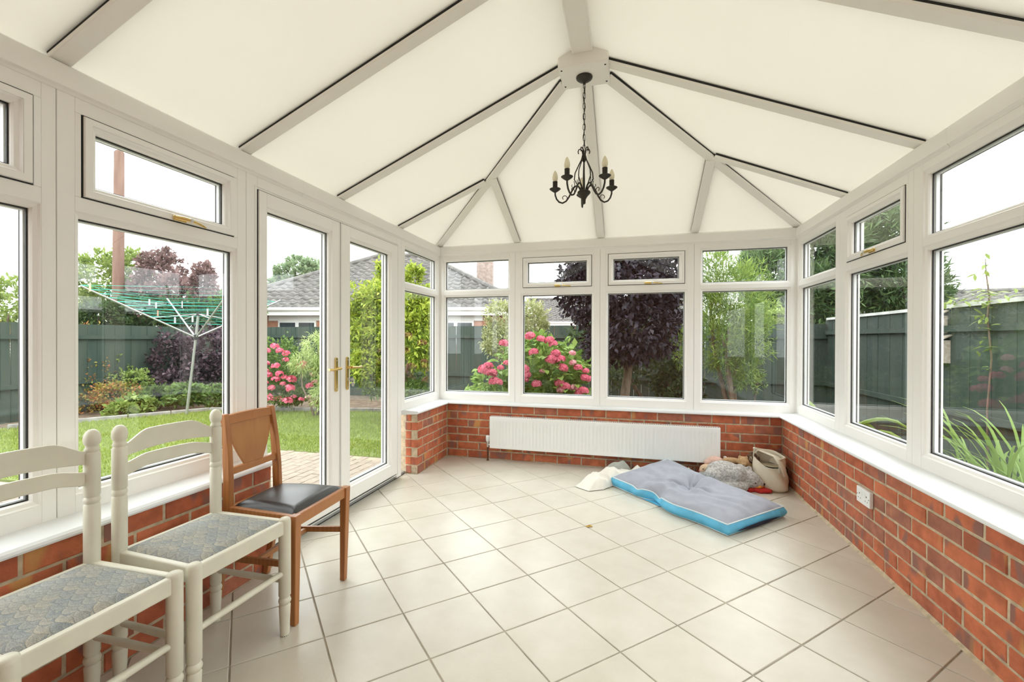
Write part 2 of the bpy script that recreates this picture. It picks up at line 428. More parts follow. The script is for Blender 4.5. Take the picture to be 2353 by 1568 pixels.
wr = MB().box((BXR+.003, YH, -.2), (1.5, YB+.1, DW)).build('wall_right', 'mortar'); tag(wr, 'long red brick dwarf wall with a double socket', 'wall', kind='structure')
wb = MB().box((BXL-.003, BYB+.003, -.2), (BXR+.003, 4.28, DW)).build('wall_back', 'mortar'); tag(wb, 'red brick dwarf wall behind the radiator', 'wall', kind='structure')
brick_wall(wl, YH, 1.866, .2133, .904, lambda a: ((BXL, a), PI/2))
brick_wall(wl, 3.49, BYB-.004, .2133, 3.49, lambda a: ((BXL, a), PI/2))
brick_wall(wl, -1.893, BXL-.062, .14, -1.893, lambda a: ((a, 3.49), 0.))
brick_wall(wr, YH, BYB-.004, .2117, 2.397, lambda a: ((BXR, a), -PI/2))
brick_wall(wb, BXL+.004, BXR-.004, .225, -1.102, lambda a: ((a, BYB), 0.))
wh = MB().box((-2.2, YH-.2, -.2), (1.7, YH, 3.1)).build('wall_rear', 'house_brick'); tag(wh, 'plain brick rear wall of the house', 'wall', kind='structure')
# skirting mortar fillet along the foot of the right wall
MB().prism([(BXR-.014, YH, 0), (BXR, YH, 0), (BXR, YH, .014)], (0, BYB-YH, 0)).build('fillet', 'mortar', wr)

# ---------------------------------------------------------------- window sills
def sill(name, pts, label):                 # pts: [(frame edge), (nose)] pairs along the run, mitred
    mb = MB(); m = len(pts); prof = [(0, .577), (.70, .560), (.93, .556), (.985, .549), (1., .541), (.985, .534), (.93, .531), (0, .531)]
    vs = [(f[0]+(n[0]-f[0])*t, f[1]+(n[1]-f[1])*t, z) for f, n in pts for t, z in prof]; k = len(prof)
    fs = [(i*k+j, i*k+(j+1) % k, (i+1)*k+(j+1) % k, (i+1)*k+j) for i in range(m-1) for j in range(k)]+[tuple(range(k)), tuple((m-1)*k+j for j in range(k))]
    o = mb.add(vs, fs).build(name, 'upvc_sill', smooth=True, angle=30); tag(o, label, 'windowsill', kind='structure')
sill('trim_1', [((XL-.02, YH), (-1.744, YH)), ((XL-.02, 1.885), (-1.744, 1.885))], 'white window sill behind the chairs')
sill('trim_2', [((XL-.02, 3.372), (-1.744, 3.447)), ((XL-.02, YB+.02), (-1.738, 4.088)), ((XR+.02, YB+.02), (1.204, 4.088)), ((XR+.02, YH), (1.204, YH))], 'continuous white window sill round the back and right windows')

# ---------------------------------------------------------------- glazing
BEAD = [(0, BK), (0, -.001), (.004, .006), (.014, .011), (.0185, .0175), (.02, .0175), (.02, BK)]
SBEAD = [(0, BK), (0, .006), (.004, .013), (.014, .018), (.019, .027), (.02, .0275), (.02, BK)]
def pane(par, a0, a1, z0, z1, P, d=0.):
    g = MB().ring(a0, a1, z0, z1, [(0, -.009+d), (-.0045, -.009+d), (-.0045, -.0135+d), (0, -.0135+d)], P).build('gasket', 'gasket', par)
    p = MB().box((a0-.001, z0-.001, -.018+d), (a1+.001, z1+.001, -.014+d), P).build('pane', 'glass', par)
    MB().ring(a0, a1, z0, z1, [(0, -.0195+d), (-.007, -.0195+d), (-.007, -.034+d), (0, -.034+d)], P).build('spacer_bar', 'spacer', p)
    MB().ring(a0, a1, z0, z1, [(0, -.0375+d), (-.006, -.0375+d), (-.006, -.043+d), (0, -.043+d)], P).build('outer_gasket', 'gasket', p)
def casement_handle(par, a, z, P, dirn):
    h = MB().box((a-.028, z-.011, .027), (a+.028, z+.011, .037), P).build('handle', 'brass', par, bevel=.004)
    L = [(a+dirn*(.0+.016*t), z+.001-.006*(t/7)**2*0, .042+.012*math.sin(min(1, t/3)*PI/2)) for t in range(8)]
    mb = MB().tube([P(a-dirn*.03, z, .044), P(a, z, .05), P(a+dirn*.03, z, .053)], [.008, .0095, .008], 8)
    mb.tube([P(a+dirn*(.03+.013*t), z-.0012*t, .053-.0005*t*t) for t in range(8)], [.0065, .006, .0055, .005, .005, .005, .0045, .004], 8)
    mb.build('lever', 'brass', h, smooth=True)
    MB().ball(P(a+dirn*.033, z, .054), .0105, 10).build('knuckle', 'steel', h, smooth=True)
def window(n, P, a0, a1, g0, g1, kind, label, cz=None, hd=None, base=ZS-.012):
    o = thing('window_%d' % n, label, 'window', P((a0+a1)/2, ZS, 0), kind='structure')
    b = .02
    cas = kind == 'casement'
    m = MB()
    m.box((a0+.0008, base, BK), (g0-b, ZE, FD), P); m.box((g1+b, base, BK), (a1-.0008, ZE, FD), P)       # stiles
    m.box((g0-b, base, BK), (g1+b, GZ0-b, FD), P); m.box((g0-b, UZ1+b if not cas else 1.966, BK), (g1+b, ZE, FD), P)
    m.box((g0-b, GZ1+b, BK), (g1+b, UZ0-b if not cas else 1.674, FD), P)
    if cas: m.box((g0-b, 1.674, BK), (g0-.001, 1.966, FD), P); m.box((g1+.001, 1.674, BK), (g1+b, 1.966, FD), P)
    m.build('frame', 'upvc', o, bevel=.0015, segs=1)
    MB().ring(g0, g1, GZ0, GZ1, BEAD, P).build('glazing_bead', 'upvc', o)
    pane(o, g0, g1, GZ0, GZ1, P)
    if not cas:
        MB().ring(g0, g1, UZ0, UZ1, BEAD, P).build('glazing_bead', 'upvc', o)
        pane(o, g0, g1, UZ0, UZ1, P)
    else:
        s0, s1, t0, t1 = g0+.002, g1-.002, 1.6755, 1.9645; gi = .046
        MB().ring(s0, s1, t0, t1, [(0.001, .0), (0.001, .0186), (-.003, .0186), (-.003, 0)], P).build('gasket', 'gasket', o)  # black ring draws the shadow gap round the sash
        h0, h1, h2, h3 = s0+gi, s1-gi, t0+gi+.001, t1-gi-.001
        s = MB().ring(h0, h1, h2, h3, SBEAD, P).ring(h0-.0205, h1+.0205, h2-.0205, h3+.0205, [(0, BK), (0, .028), (gi-.0245, .028), (gi-.0225, .024), (gi-.0225, BK)], P).build('sash', 'upvc', o)
        pane(s, h0, h1, h2, h3, P, .006)
        if hd: casement_handle(s, hd[0], 1.688, P, hd[1])
window(1, PL, -.48, .28, -.41, .21, 'fixed', 'white framed fixed window next to the rear house wall on the door side')
window(2, PL, .28, 1.04, .345, .980, 'casement', 'white casement window behind the cream chair nearer the house wall')
window(3, PL, 1.04, 1.80, 1.111, 1.729, 'casement', 'white casement window with brass handle looking onto the rotary airer', hd=(1.45, 1))
window(4, PL, 3.365, YB-.0, 3.443, 4.079, 'fixed', 'narrow white fixed window between the double doors and the corner')
window(5, PB, XL, -1.069, -1.802, -1.143, 'fixed', 'white fixed back window facing the chimney')
window(6, PB, -1.069, -.259, -.994, -.335, 'casement', 'white casement back window with the pink hydrangea behind it', hd=(-.65, 1))
window(7, PB, -.259, .551, -.188, .475, 'casement', 'white casement back window with the purple tree behind it', hd=(.165, 1))
window(8, PB, .551, XR, .622, 1.282, 'fixed', 'white fixed back window facing the bright green conifer')
window(9, PR, 3.368, YB, 3.453, 4.078, 'fixed', 'narrow white fixed window above the canvas bag')
window(10, PR, 2.592, 3.368, 2.656, 3.276, 'casement', 'white casement window with brass handle above the double socket', hd=(2.945, 1))
window(12, PR, -.48, 1.10, -.40, 1.01, 'fixed', 'large white fixed window next to the rear house wall')
window(11, PR, 1.10, 2.592, 1.19, 2.502, 'fixed', 'large white fixed window facing the bird box')
# corner posts
cp = MB()
for x, y in ((XL, YB), (XR, YB)):
    sg = 1 if x < 0 else -1
    cp.box((x-sg*.06, y-.016, ZS-.03), (x+sg*.016, y+.06, ZE))
    cp.box((x+sg*.004, y-.024, ZS-.01), (x+sg*.024, y-.004, ZE))
tr = cp.build('trim_3', 'upvc', bevel=.003); tag(tr, 'white corner posts between the window runs', 'trim', kind='structure')
MBf = MB().box((-1.95, YH, ZS-.03), (XL+.02, -.48, ZE)).box((XR-.02, YH, ZS-.03), (1.43, -.48, ZE))
tag(MBf.build('trim_4', 'upvc'), 'white end posts against the rear house wall', 'trim', kind='structure')

# double doors
dr = thing('door_1', 'white glazed double doors with brass handles', 'door', (XL, 2.58, 0), kind='structure')
m = MB(); D0, D1 = 1.80, 3.365
m.box((D0+.0008, 0.02, BK), (1.868, ZE, FD), PL); m.box((3.29, .02, BK), (D1-.0008, ZE, FD), PL); m.box((1.868, 1.954, BK), (3.29, ZE, FD), PL)
m.build('frame', 'upvc', dr, bevel=.002, segs=1)
MB().ring(1.868, 3.29, .06, 1.954, [(.012, .0178), (.016, .0178), (.016, .0215), (.012, .0215)], PL).build('frame_bead', 'upvc', dr)
MB().box((-1.94, 1.869, -.02), (-1.895, 3.489, .022)).box((-1.94, 1.869, .022), (-1.915, 3.36, .05)).build('threshold', 'alloy_grey', dr, bevel=.004)
MB().box((-1.8955, 1.876, -.004), (-1.8925, 3.482, .004)).build('floor_seal', 'gasket', dr)
for l0, l1, g0, g1 in ((1.872, 2.531, 1.928+.014, 2.435), (2.537, 3.286, 2.660, 3.170)):
    lf = MB(); z0, z1, q0, q1 = .062, 1.950, .173, 1.859
    lf.ring(g0, g1, q0, q1, SBEAD, PL)
    lf.box((l0, z0, BK), (g0-.02, z1, .027), PL).box((g1+.02, z0, BK), (l1, z1, .027), PL).box((g0-.02, z0, BK), (g1+.02, q0-.02, .027), PL).box((g0-.02, q1+.02, BK), (g1+.02, z1, .027), PL)
    lo = lf.build('door_leaf', 'upvc', dr, bevel=.0015, segs=1)
    MB().ring(l0, l1, z0, z1, [(.004, 0), (.004, .0195), (-.001, .0195), (-.001, 0)], PL).build('gasket', 'gasket', lo)
    pane(lo, g0, g1, q0, q1, PL, .006)
    first = l0 < 2
    hy = 2.489 if first else 2.606
    # lever handle on long backplate
    pr_ = [(.0, .0), (.010, .0), (.013, .003)]
    bp = MB()
    pts = [(hy+.0135*math.cos(t), (1.043 if t < PI else .845)+.0135*math.sin(t)) for t in [PI*k/8 for k in range(9)]+[PI+PI*k/8 for k in range(9)]]
    bp.prism([PL(a, z, .027) for a, z in pts], (.009, 0, 0)); bo = bp.build('handle', 'brass', lo, smooth=True, bevel=.002)
    hz = .985
    MB().tube([PL(hy, hz, .034), PL(hy, hz, .068)], .009, 10).tube([PL(hy, hz, .066), PL(hy+(-.03 if first else .03), hz-.001, .069), PL(hy+(-.075 if first else .075), hz-.004, .068), PL(hy+(-.115 if first else .115), hz-.001, .064)], [.0095, .0085, .0075, .008], 10).build('lever', 'brass', bo, smooth=True)
    for zz in (1.035, .85): MB().lathe([(.004, 0), (.004, .0012), (.002, .002)], PL(hy, zz, .0362), 10, Matrix.Rotation(PI/2, 3, 'Y')).build('screw', 'steel', bo)
    if not first:
        kz = .905
        MB().tube([PL(hy, kz, .034), PL(hy, kz, .045)], .0085, 12).build('lock_cylinder', 'steel', bo, smooth=True)
        k = MB().box((hy-.001, kz-.003, .044), (hy+.001, kz+.003, .062), PL)
        k.add([PL(hy+dx, kz+.0105*math.sin(t), .071+.0105*math.cos(t)) for dx in (-.0013, .0013) for t in [2*PI*i/12 for i in range(12)]], [tuple(range(12)), tuple(range(12, 24))]+[(i, (i+1) % 12, 12+(i+1) % 12, 12+i) for i in range(12)])
        ko = k.build('key', 'steel'); tag(ko, 'small steel key left in the door lock', 'key')
        r = MB().tube([PL(hy+.002*math.sin(t), kz-.010+.011*math.sin(t), .074+.011*math.cos(t)) for t in [2*PI*i/16 for i in range(16)]], .0012, 6, closed=True)
        r.build('key_ring', 'steel', ko)
        MB().prism([(XL+.074+.012*math.cos(t), hy, kz-.034+.016*math.sin(t)) for t in [2*PI*i/12 for i in range(12)]], (0, .002, 0)).build('key_fob', 'steel', ko)
MB().box((2.5312, .066, .0), (2.5368, 1.948, .0278), PL).build('meeting_gap', 'gasket', dr)
MB().box((2.522, .07, .027), (2.531, 1.945, .029), PL).box((2.545, .064, .027), (2.553, 1.948, .0295), PL).build('meeting_strip', 'upvc', dr, bevel=.002)

# ---------------------------------------------------------------- eaves, roof
EZ = 2.115; SL_ = .427; XC = (XL+XR)/2; HUBY = 2.572
ILX, IRX, IBY = XL+.014, XR-.014, YB-.014
def eaves(n, a0, a1, P, label):
    prof = [(BK-.03, ZE), (.012, ZE), (.012, 2.018), (.020, 2.018), (.024, 2.028), (.032, 2.034), (.032, 2.096), (.028, 2.108), (.014, EZ+.002), (.004, EZ+.004), (-.02, EZ+.012), (-.085, EZ-.02)]
    k = len(prof)
    vs = [P(a, z, d) for a in (a0, a1) for d, z in prof]
    o = MB().add(vs, [(j, (j+1) % k, k+(j+1) % k, k+j) for j in range(k)]+[tuple(range(k)), tuple(range(k, 2*k))]).build('trim_%d' % n, 'upvc', smooth=True, angle=25)
    tag(o, label, 'trim', kind='structure')
eaves(5, YH, 2.1862, PL, 'white eaves beam above the chairs'); eaves(6, 2.1878, YB+.02, PL, 'white eaves beam above the double doors')
eaves(7, XL, XR, PB, 'white eaves beam above the back windows')
eaves(8, 2.338, YB+.02, PR, 'white eaves beam above the socket wall'); eaves(9, YH, 2.3364, PR, 'white eaves beam above the large fixed window')
for y0, P in ((2.187, PL), (2.3372, PR)):
    MB().box((y0-.002, 2.03, .0305), (y0+.002, 2.1, .0326), P).build('trim_%d' % (10 if P is PL else 11), 'rafter')['kind'] = 'structure'
def zc(x, y):                                  # underside of the rafters
    return EZ+SL_*max(0, min(x-ILX, IRX-x, IBY-y))
ce = MB()
RB = .045                                      # panel underside above the rafter underside
ce.box((XC-.058, YH, 2.787), (XC+.058, 2.50, 2.93))
ceo = ce.build('ceiling', 'rafter', bevel=.006); tag(ceo, 'hipped translucent conservatory roof with cream panels and white ridge', 'roof', kind='structure')
MB().box((XC-.050, YH, 2.7855), (XC-.047, 2.49, 2.79)).box((XC+.047, YH, 2.7855), (XC+.050, 2.49, 2.79)).build('ridge_groove', 'upvc', ceo)
hb = MB().box((-.397, 2.486, 2.722), (-.115, 2.722, 2.86)).build('ridge_end_box', 'rafter', ceo, bevel=.008)
for x in (-.380, -.134):
    for y in (2.523, 2.688): MB().lathe([(.0055, -.0015), (.0055, .001)], (x, y, 2.722), 10).build('screw', 'gasket', hb)
def rafter(p0, p1, wd=.062):
    a = Vector((p0[0], p0[1], zc(*p0))); b = Vector((p1[0], p1[1], p1[2] if len(p1) > 2 else zc(*p1)))
    o = MB().bar(a, b, wd, .016).build('rafter', 'rafter', ceo, bevel=.003)
    MB().bar(a, b, wd-.006, .016, off=.016).build('rafter_gasket', 'gasket', o)
    MB().bar(a, b, wd+.01, .06, off=.034).build('rafter_cap', 'rafter', o)
RY = [-.457, .300, 1.055, 1.805, HUBY]
for y in RY[1:-1]+[HUBY]:
    e = XC-.05 if y < 2.4 else -.39
    rafter((ILX-.01, y), (e, y)); rafter((IRX+.01, y), (2*XC-e, y))
rafter((ILX-.01, IBY+.01), (-.385, 2.69)); rafter((IRX+.01, IBY+.01), (2*XC+.385, 2.69))
rafter((-.255, IBY+.01), (-.255, 2.71))
rafter((-1.055, IBY+.01), (-1.055, IBY-(-1.055-ILX)+.02)); rafter((.556, IBY+.01), (.556, IBY-(IRX-.556)+.02))
rafter((ILX-.01, 3.375), (ILX+(IBY-3.375)-.02, 3.375)); rafter((IRX+.01, 3.345), (IRX-(IBY-3.345)+.02, 3.345))
def panel(pl):
    vs = [Vector((x, y, EZ+RB-.013+SL_*dd)) for x, y, dd in pl]
    MB().prism(vs, (0, 0, .016)).build('roof_panel', 'polycarbonate', ceo)
OV = .12
HD = XC-ILX
ys = RY[:]+[]
for k in range(len(RY)-1):
    y0, y1 = (YH if k == 0 else RY[k]), RY[k+1]
    for s in (0, 1):
        fx = (lambda d: ILX+d) if s == 0 else (lambda d: IRX-d)
        if k == 0:
            panel([(fx(-OV), YH, -OV), (fx(-OV), RY[1], -OV), (fx(HD), RY[1], HD), (fx(HD), YH, HD)])
        else: panel([(fx(-OV), y0, -OV), (fx(-OV), y1, -OV), (fx(HD), y1, HD), (fx(HD), y0, HD)])
for s in (0, 1):
    fx = (lambda d: ILX+d) if s == 0 else (lambda d: IRX-d)
    yj = 3.375 if s == 0 else 3.345
    dj = IBY-yj
    panel([(fx(-OV), HUBY, -OV), (fx(-OV), yj, -OV), (fx(dj), yj, dj), (fx(HD), HUBY-.03, HD)])
    panel([(fx(-OV), yj, -OV), (fx(-OV), IBY+OV, -OV), (fx(dj), yj, dj)])
    xj = -1.055 if s == 0 else .556
    dx = abs(xj-fx(0))
    panel([(fx(-OV), IBY+OV, -OV), (xj, IBY+OV, -OV), (xj, IBY-dx, dx)])
    panel([(xj, IBY+OV, -OV), (-.255, IBY+OV, -OV), (-.255, IBY-HD, HD), (xj, IBY-dx, dx)])
MB().bar((XC, YH, 2.9), (XC, 2.6, 2.9), .2, .06).build('ridge_cap', 'rafter', ceo)

# ---------------------------------------------------------------- chandelier
CX, CY = XC, 2.615
ch = thing('chandelier', 'black wrought iron five-arm chandelier hanging on a chain', 'chandelier', (CX, CY, 2.722))
MB().lathe([(.0, 0), (.046, 0), (.048, -.004), (.046, -.010), (.034, -.020), (.016, -.028), (.008, -.034), (.006, -.042), (0, -.042)], (CX, CY, 2.722), 28).build('ceiling_rose', 'black_iron', ch, smooth=True)
zt = 2.690; NL = 13; LP = (zt-2.290)/NL
for k in range(NL):
    zc_ = zt-LP*(k+.5); aa = PI/2*(k % 2)+.3
    pth = []
    for t in range(14):
        a = 2*PI*t/14; r_, h_ = .0068, LP*.5+.0035
        lx = r_*math.cos(a); lz = (h_-r_)*(1 if math.sin(a) > 0 else -1)+r_*math.sin(a) if abs(math.sin(a)) > .05 else 0
        pth.append((CX+lx*math.cos(aa), CY+lx*math.sin(aa), zc_+lz))
    MB().tube(pth, .0016, 6, closed=True).build('chain_link', 'black_iron', ch, smooth=True)
MB().tube([(CX+.004*math.sin(z*60), CY+.004*math.cos(z*50), z) for z in np.linspace(2.69, 2.27, 24)], .0022, 6).build('flex', 'black_iron', ch, smooth=True)
MB().tube([(CX, CY, 2.25), (CX, CY, 2.16), (CX, CY, 2.10), (CX, CY, 2.05)], [.0045, .005, .0065, .0075], 10).lathe([(.004, 2.262), (.011, 2.250), (.013, 2.235), (.006, 2.222)], (CX, CY, 0), 14).build('stem', 'black_iron', ch, smooth=True)
MB().lathe([(0, 2.062), (.020, 2.058), (.036, 2.050), (.039, 2.042), (.034, 2.034), (.024, 2.024), (.016, 2.012), (.010, 2.000), (.011, 1.994), (.009, 1.988), (.011, 1.983), (.006, 1.976), (0, 1.974)], (CX, CY, 0), 24).build('body', 'black_iron', ch, smooth=True)
for i in range(5):
    a = YAW+PI/2+i*2*PI/5-R(5); ca, sa = math.cos(a), math.sin(a)
    Q = lambda r, z: (CX+r*ca, CY+r*sa, z)
    bez = [(.020, 2.058), (.030, 2.080), (.045, 2.090), (.060, 2.082), (.075, 2.058), (.090, 2.030), (.108, 2.006), (.130, 1.997), (.152, 2.006), (.168, 2.026), (.176, 2.050), (.177, 2.075)]
    arm = MB().tube([Q(*p) for p in bez], .005, 8).build('arm', 'black_iron', ch, smooth=True)
    spir = [(.100+.020*(1-.045*t)*math.cos(PI*1.25-t*.38), 2.034+.019*(1-.045*t)*math.sin(PI*1.25-t*.38)) for t in range(14)]
    MB().tube([Q(r_+.02, z-.008) for r_, z in spir], .0022, 6).build('scroll', 'black_iron', arm, smooth=True)
    up = [(.016, 2.062), (.040, 2.095), (.058, 2.128), (.054, 2.165), (.034, 2.205), (.015, 2.240), (.008, 2.268), (.012, 2.292), (.022, 2.303), (.032, 2.300), (.036, 2.288), (.033, 2.276)]
    MB().tube([Q(*p) for p in up], .0034, 6).build('strap', 'black_iron', ch, smooth=True)
    lo = [(.060, 2.118), (.056, 2.098), (.062, 2.080), (.074, 2.088), (.072, 2.10)]
    MB().tube([Q(*p) for p in lo], .0022, 6).build('curl', 'black_iron', arm, smooth=True)
    x, y, z = Q(.177, 2.075)
    MB().lathe([(.004, -.010), (.014, -.004), (.030, .008), (.034, .012), (.033, .014), (.018, .012), (.014, .013), (0, .013)], (x, y, z), 20).build('drip_cup', 'black_iron', arm, smooth=True)
    MB().lathe([(.0145, .012), (.0145, .052), (.0155, .054), (.0150, .056), (0, .056)], (x, y, z), 16).build('candle_sleeve', 'black_iron', arm, smooth=True)
    MB().lathe([(.0100, .056), (.0140, .062), (.0168, .074), (.0165, .086), (.0135, .100), (.0090, .112), (.0045, .120), (0, .123)], (x, y, z), 16).build('candle_bulb', 'bulb', arm, smooth=True)

# ---------------------------------------------------------------- radiator
rx0, rx1, rz0, rz1, ryf = -1.292, .748, .127, .432, 4.045
rd = thing('radiator', 'long white panel radiator below the back windows', 'radiator', ((rx0+rx1)/2, 4.08, rz0))
nfl = 61; p_ = (rx1-rx0-.05)/nfl; vs = []; fs = []
xs = [rx0, rx0+.025]
for k in range(nfl):
    b = rx0+.025+k*p_; xs += [b+p_*.12, b+p_*.30, b+p_*.70, b+p_*.88]
xs += [rx1-.025, rx1]
dep = [0, 0]+[0, .0042, .0042, 0]*nfl+[0, 0]
zs = [rz0, rz0+.004, rz0+.030, rz0+.042, rz1-.048, rz1-.036, rz1-.006, rz1]
for x, d in zip(xs, dep):
    for iz, z in enumerate(zs):
        k = 1 if iz in (3, 4) else 0
        y = ryf-(.006 if 1 <= iz <= 6 else 0)+d*k*1.0+(.0 if k else 0)
        vs.append((x, y, z))
n = len(zs)
for i in range(len(xs)-1):
    for j in range(n-1): fs.append((i*n+j, (i+1)*n+j, (i+1)*n+j+1, i*n+j+1))
MB().add(vs, fs).build('front_panel', 'rad_white', rd, smooth=True, angle=35)
MB().box((rx0+.01, 4.097, rz0+.01), (rx1-.01, 4.107, rz1-.02)).build('rear_panel', 'rad_white', rd)
for x0, x1 in ((rx0-.003, rx0+.004), (rx1-.004, rx1+.003)): MB().box((x0, ryf-.004, rz0+.004), (x1, 4.107, rz1+.001)).build('side_cover', 'rad_white', rd, bevel=.003)
gr = MB().box((rx0, ryf-.004, rz1-.003), (rx1, ryf+.012, rz1)).box((rx0, 4.095, rz1-.003), (rx1, 4.107, rz1))
ns = 110
for k in range(ns+1):
    x = rx0+(rx1-rx0)*k/ns; gr.box((x-.0045, ryf+.01, rz1-.003), (x+.0045, 4.097, rz1-.0005))
gr.build('top_grille', 'rad_white', rd)
MB().box((rx0+.02, ryf+.02, rz0+.03), (rx1-.02, 4.09, rz1-.03)).build('convector_fins', 'rad_dark', rd)
for x in (-.9, -.27, .4): MB().box((x-.02, 4.105, rz0+.05), (x+.02, BYB-.0005, rz1-.06)).build('bracket', 'rad_white', rd)
vx, vy = -1.324, 4.076
pv = MB().tube([(vx, vy, .001), (vx, vy, .135)], .0075, 10).lathe([(.015, 0), (.015, .004), (.008, .008)], (vx, vy, 0), 14).build('feed_pipe', 'pipe_brown', rd, smooth=True)
tv = MB().lathe([(.009, .128), (.012, .132), (.012, .150), (.010, .152), (.014, .160), (.014, .176), (.011, .182)], (vx, vy, 0), 14).tube([(vx, vy, .152), (rx0, vy, .152)], .009, 10).build('valve_body', 'steel', rd, smooth=True)
MB().lathe([(.012, .180), (.017, .190), (.0195, .205), (.0195, .232), (.017, .240), (.012, .2435), (0, .2435)], (vx, vy, 0), 18).build('thermostatic_head', 'plastic_white', tv, smooth=True)
vx = rx1+.045
MB().tube([(vx, vy, .001), (vx, vy, .13)], .0075, 10).build('return_pipe', 'pipe_brown', rd, smooth=True)
lk = MB().lathe([(.009, .128), (.012, .132), (.012, .152), (.009, .160)], (vx, vy, 0), 14).tube([(vx, vy, .150), (rx1, vy, .150)], .009, 10).build('lockshield_valve', 'steel', rd, smooth=True)
MB().lathe([(.012, .158), (.0135, .165), (.0135, .184), (.010, .188), (0, .188)], (vx, vy, 0), 14).build('valve_cap', 'plastic_white', lk, smooth=True)

# ---------------------------------------------------------------- socket
so = MB().box((BXR-.0185, 2.713, .291), (BXR-.0005, 2.851, .376)).build('double_socket', 'plastic_white', bevel=.003); tag(so, 'white double power socket mounted on the red brick wall', 'socket')
fx = BXR-.0185
for cy in (2.818, 2.746):
    sw = MB().box((fx-.0025, (2.796 if cy > 2.8 else 2.760)-.0055, .334), (fx+.001, (2.796 if cy > 2.8 else 2.760)+.0055, .357)).build('rocker_switch', 'plastic_white', so, bevel=.002)
    mm = MB().box((fx-.0006, cy-.0035, .338), (fx+.001, cy+.0035, .346)); mm.box((fx-.0006, cy-.0145, .3155), (fx+.001, cy-.0085, .3195)); mm.box((fx-.0006, cy+.0085, .3155), (fx+.001, cy+.0145, .3195)); mm.build('pin_holes', 'slot_dark', so)
for cy in (2.722, 2.842): MB().lathe([(.0028, 0), (.0028, .001)], (fx-.001, cy, .3335), 8, Matrix.Rotation(PI/2, 3, 'Y')).build('screw', 'slot_dark', so)

# ---------------------------------------------------------------- cream ladder-back chairs
def cream_chair(label, loc, rz):
    t = thing('ladder_back_chair', label, 'chair', loc, rz, 'cream ladder-back chairs', local=True)
    FX, BX, FY, BY_ = .172, -.172, .186, .177
    fl_ = [(.016, 0), (.017, .012), (.0205, .09), (.0215, .118), (.0175, .124), (.0215, .130), (.0235, .138), (.0215, .146), (.0175, .152), (.0225, .160), (.0225, .40), (.0225, .452), (.021, .462), (.015, .467), (0, .468)]
    rl = [(.016, 0), (.017, .012), (.0205, .09), (.0215, .118), (.0175, .124), (.0215, .130), (.0235, .138), (.0215, .146), (.0175, .152), (.0215, .160), (.0215, .640), (.0185, .645), (.0205, .650), (.022, .656), (.0205, .662), (.0185, .667), (.0215, .672), (.0215, .806), (.0175, .812), (.0205, .818), (.0175, .825), (.0165, .832), (.0205, .838), (.0225, .850), (.0215, .864), (.0165, .876), (.009, .883), (0, .885)]
    for s in (-1, 1):
        l = MB().lathe(fl_, (FX, s*FY, 0), 18).build('leg', 'chair_cream', t, smooth=True, angle=50)
        MB().lathe([(.0162, -.0), (.0162, .004)], (FX, s*FY, 0), 14).build('glide', 'gasket', l)
        MB().lathe(rl, (BX, s*BY_, 0), 18).build('back_post', 'chair_cream', t, smooth=True, angle=50)
    zr0, zr1 = .405, .458
    MB().box((FX-.012, -FY, zr0), (FX+.012, FY, zr1)).build('front_rail', 'chair_cream', t, bevel=.006, segs=3)
    MB().box((BX-.010, -BY_, zr0), (BX+.010, BY_, zr1)).build('back_rail', 'chair_cream', t, bevel=.006, segs=3)
    for s in (-1, 1):
        MB().bar((BX, s*BY_, zr0), (FX, s*FY, zr0), .022, zr1-zr0).build('side_rail', 'chair_cream', t, bevel=.006, segs=3)
        MB().tube([(BX, s*BY_, .212), (0, s*(BY_+FY)/2, .214), (FX, s*FY, .216)], [.010, .0125, .010], 12).build('side_stretcher', 'chair_cream', t, smooth=True)
    MB().tube([(FX, -FY, .25), (FX, 0, .252), (FX, FY, .25)], [.0105, .0125, .0105], 12).build('front_stretcher', 'chair_cream', t, smooth=True)
    MB().tube([(BX, -BY_, .25), (BX, 0, .25), (BX, BY_, .25)], .0105, 12).build('back_stretcher', 'chair_cream', t, smooth=True)
    # seat pad: domed, trapezoid
    def seat(u, v):
        x = BX+.012+(FX-BX-.026)*u; hw = (BY_+(FY-BY_)*u)-.014; y = -hw+2*hw*v
        e = min(u, 1-u, v, 1-v); z = .452+.014*min(1, e/.06)**.5+.006*math.sin(PI*u)*math.sin(PI*v)
        return (x, y, z)
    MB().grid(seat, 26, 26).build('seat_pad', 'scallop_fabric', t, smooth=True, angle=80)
    # slats, bowed backwards
    def slat(zb, zt):
        n = 24; mb = MB(); vs = []
        for i in range(n+1):
            y = -BY_+.004+(2*BY_-.008)*i/n; q = i/n; x = BX-.016*math.sin(PI*q)
            for dx in (-.006, .006): vs += [(x+dx, y, zb(q)), (x+dx, y, zt(q))]
        fs = []
        for i in range(n):
            a = i*4; b = a+4; fs += [(a, b, b+1, a+1), (a+2, a+3, b+3, b+2), (a+1, b+1, b+3, a+3), (a, a+2, b+2, b)]
        fs += [(0, 1, 3, 2), (n*4, n*4+2, n*4+3, n*4+1)]
        mb.add(vs, fs).build('back_slat', 'chair_cream', t, smooth=True, bevel=.003, angle=40)
    sm = lambda q: (lambda s: s*s*(3-2*s))(min(1, min(q, 1-q)/.28))
    slat(lambda q: .772+.014*math.sin(PI*q), lambda q: .812+.040*sm(q)+.004*math.sin(PI*q))
    slat(lambda q: .705+.016*sm(q), lambda q: .748+.016*sm(q)+.004*math.sin(PI*q))
    return t
cream_chair('cream ladder-back chair with blue scallop seat standing beside the brown wooden chair', (-1.497, 1.276, 0), R(-1.2))
cream_chair('cream ladder-back chair with blue scallop seat, the one not beside the brown chair', (-1.512, .848, 0), R(-1))

